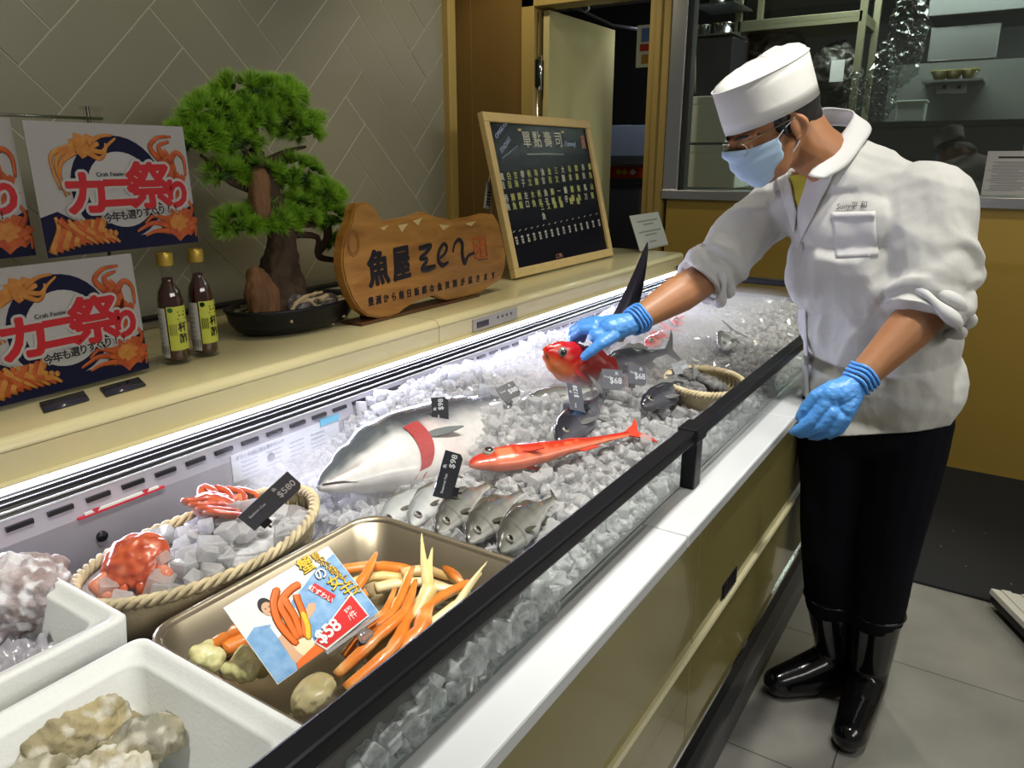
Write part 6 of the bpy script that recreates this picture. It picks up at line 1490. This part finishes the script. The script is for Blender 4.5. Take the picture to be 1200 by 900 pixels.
# paper on the glass
p, q = at(1158, 177, X=4.07), at(1204, 230, X=4.07); pn_ = empty('notice_sheet', (4.078, (p.y+q.y)/2, (p.z+q.z)/2), 'white printed sheet taped inside the lower right of the window', 'notice')
hw, hh = abs(p.y-q.y)/2+.02, abs(p.z-q.z)/2; b = B(); b.box((0, -.02, 0), (.001, hw*2, hh*2), mat('notice_sheet_paper', (.45, .45, .43), .6)); b.build('sheet', pn_)
b = B(); b.box((-.001, -.03, hh*.72), (.0006, hw*1.4, .008), INK)
for k in range(9): b.box((-.001, -.02, hh*(.5-.15*k)), (.0006, hw*1.5, .004), mat('faint_ink')); b.box((-.001, -.02+.02*(k % 3), hh*(.43-.15*k)), (.0006, hw*1.1, .003), mat('faint_ink'))
b.build('print', pn_)
# doorway: two blue-white cartons, a red and yellow packet, a wall notice, a pipe
XC = 5.6
for k, (x0, x1) in enumerate(((712, 735), (736, 760))):
    p, q = at(x0, 147, X=XC), at(x1, 183, X=XC); b = B(); b.span((XC, q.y, q.z), (XC+.3, p.y, p.z), mat('carton_blue_white', (.26, .30, .38), .6), .004); o = b.build('carton'); tag(o, ['blue-white carton in the doorway, next to the door leaf', 'blue-white carton in the doorway, next to the window jamb'][k], 'carton', 'cartons in the doorway')
p, q = at(712, 183, X=XC), at(762, 190, X=XC); b = B(); b.span((XC-.05, q.y, q.z-.02), (XC+.35, p.y, p.z-.002), DARK2, .003); b.span((XC, q.y, 0), (XC+.3, p.y, q.z-.2), DARK2); o = b.build('shelf_unit'); tag(o, 'dark shelf carrying the cartons in the doorway', 'shelf')
p, q = at(713, 192, X=XC), at(760, 209, X=XC); pk = empty('food_packet', (XC, (p.y+q.y)/2, q.z), 'red and yellow printed packet under the cartons in the doorway', 'packet')
b = B(); b.span((XC, q.y, q.z), (XC+.2, p.y, p.z), mat('packet_red', (.45, .04, .01), .4), .004); b.span((XC-.001, q.y, p.z-.02), (XC+.1, p.y, p.z+.003), mat('packet_cream', (.35, .30, .2), .5)); part(b, 'box', pk, pk.location)
b = B(); cy = (p.y+q.y)/2+.03; zz = (p.z+q.z)/2
for dy, m in ((.05, mat('packet_yellow', (.6, .42, .02), .4)), (.0, mat('packet_yellow')), (-.07, PAPER)): b.prism([(cy+dy-.03, zz-.012), (cy+dy, zz-.03), (cy+dy+.03, zz-.012), (cy+dy, zz+.018)], 0, .002, m, Matrix(((0, 0, -1, XC-.002), (1, 0, 0, 0), (0, 1, 0, 0), (0, 0, 0, 1))))
part(b, 'printed_motif', pk, pk.location)
p, q = at(747, 30, X=4.9), at(767, 78, X=4.9); wn = empty('wall_notice', (4.9, (p.y+q.y)/2, (p.z+q.z)/2), 'white notice with blue and red panels hanging in the doorway', 'notice')
b = B(); b.span((4.9, q.y, q.z), (4.904, p.y, p.z), PAPER); part(b, 'sheet', wn, wn.location)
b = B(); w_ = p.y-q.y; h_ = p.z-q.z
b.span((4.896, q.y+.1*w_, q.z+.6*h_), (4.8995, p.y-.25*w_, p.z-.08*h_), mat('notice_blue', (.12, .2, .5), .5)); b.span((4.896, q.y+.1*w_, q.z+.38*h_), (4.8995, p.y-.2*w_, q.z+.55*h_), mat('notice_red', (.5, .03, .02), .5)); b.span((4.896, q.y+.1*w_, q.z+.08*h_), (4.8995, p.y-.3*w_, q.z+.3*h_), mat('notice_ochre', (.45, .25, .05), .5))
part(b, 'panels', wn, wn.location)
b = B(); b.tube([at(640, 4, X=5.2), at(680, 12, X=5.3), at(718, 30, X=5.4), at(760, 36, X=5.4)], .012, mat('pipe_grey', (.20, .20, .22), .4, .6), 10); o = b.build('pipe'); tag(o, 'grey pipe running above the open door leaf', 'pipe')
b = B(); b.tube(catmull([at(684, 2, X=5.0), at(690, 10, X=5.0), at(684, 14, X=5.0)], 5), .008, PAPER, 8); o = b.build('wall_hook'); tag(o, 'pale curved hook above the door leaf', 'hook')
# white ribbed tray leg at the right edge of the picture, tilted off the floor
p0, p1 = at(1166, 697, Z=.06), at(1206, 738, Z=.06)
d = (p1-p0).normalized(); root = empty('floor_stand', p0, 'white ribbed base with a dark underside entering at the right edge of the picture', 'floor stand')
M = frame((0, 0, 0), d, (-.25, -.35, .9)); b = B()
for k in range(8): b.box((.25, -.012-.034*k if M.col[1].y > 0 else .012+.034*k, .004*(k % 2)), (.55, .033, .020), mat('ivory_panel', (.62, .61, .55), .4), M, .003)
sgn = -1
b2 = B()
for v in b.v: pass
b.build('ribbed_top', root)
b = B(); b.box((.25, -.13 if M.col[1].y > 0 else .13, -.022), (.54, .25, .028), BLACK, M); b.build('underside', root)
b = B(); b.cyl((.35, -.12, -.05), (.35, -.12, -.06), .05, BLACK); b.build('foot', root)

# thin cold mist lying over the far half of the ice, inside the counter
def mist():
    m = bpy.data.materials.new('cold_mist'); m.use_nodes = True; nt = m.node_tree; N = nt.nodes; L = nt.links; N.clear()
    o = N.new('ShaderNodeOutputMaterial'); vs = N.new('ShaderNodeVolumeScatter'); vs.inputs['Color'].default_value = (.96, .95, 1, 1); vs.inputs['Anisotropy'].default_value = .2
    tc = N.new('ShaderNodeTexCoord'); sp_ = N.new('ShaderNodeSeparateXYZ'); L.new(tc.outputs['Object'], sp_.inputs[0])
    n = N.new('ShaderNodeTexNoise'); n.inputs['Scale'].default_value = 3.2; n.inputs['Detail'].default_value = 2; L.new(tc.outputs['Object'], n.inputs[0])
    def rng(src, a, c, x, y):
        r = N.new('ShaderNodeMapRange'); r.interpolation_type = 'SMOOTHSTEP'; r.inputs[1].default_value = a; r.inputs[2].default_value = c; r.inputs[3].default_value = x; r.inputs[4].default_value = y; L.new(src, r.inputs[0]); return r.outputs[0]
    def mul(a, c):
        q = N.new('ShaderNodeMath'); q.operation = 'MULTIPLY'; L.new(a, q.inputs[0])
        if isinstance(c, (int, float)): q.inputs[1].default_value = c
        else: L.new(c, q.inputs[1])
        return q.outputs[0]
    d = mul(mul(rng(n.outputs['Fac'], .35, .65, .3, 1), rng(sp_.outputs['Z'], .03, -.06, 0, 1)), mul(rng(sp_.outputs['Y'], -.22, .16, 0, 1), rng(sp_.outputs['X'], -.75, .1, .25, 1)))
    L.new(mul(d, MIST), vs.inputs['Density']); L.new(vs.outputs[0], o.inputs['Volume'])
    b = B(); b.box((0, 0, 0), (2.2, .60, .17), m); ob = b.build('cold_mist', None, (1.85, .785, .955)); tag(ob, 'thin white cold mist drifting over the far half of the ice', 'mist', kind='stuff')
MIST = 38.0
mist()
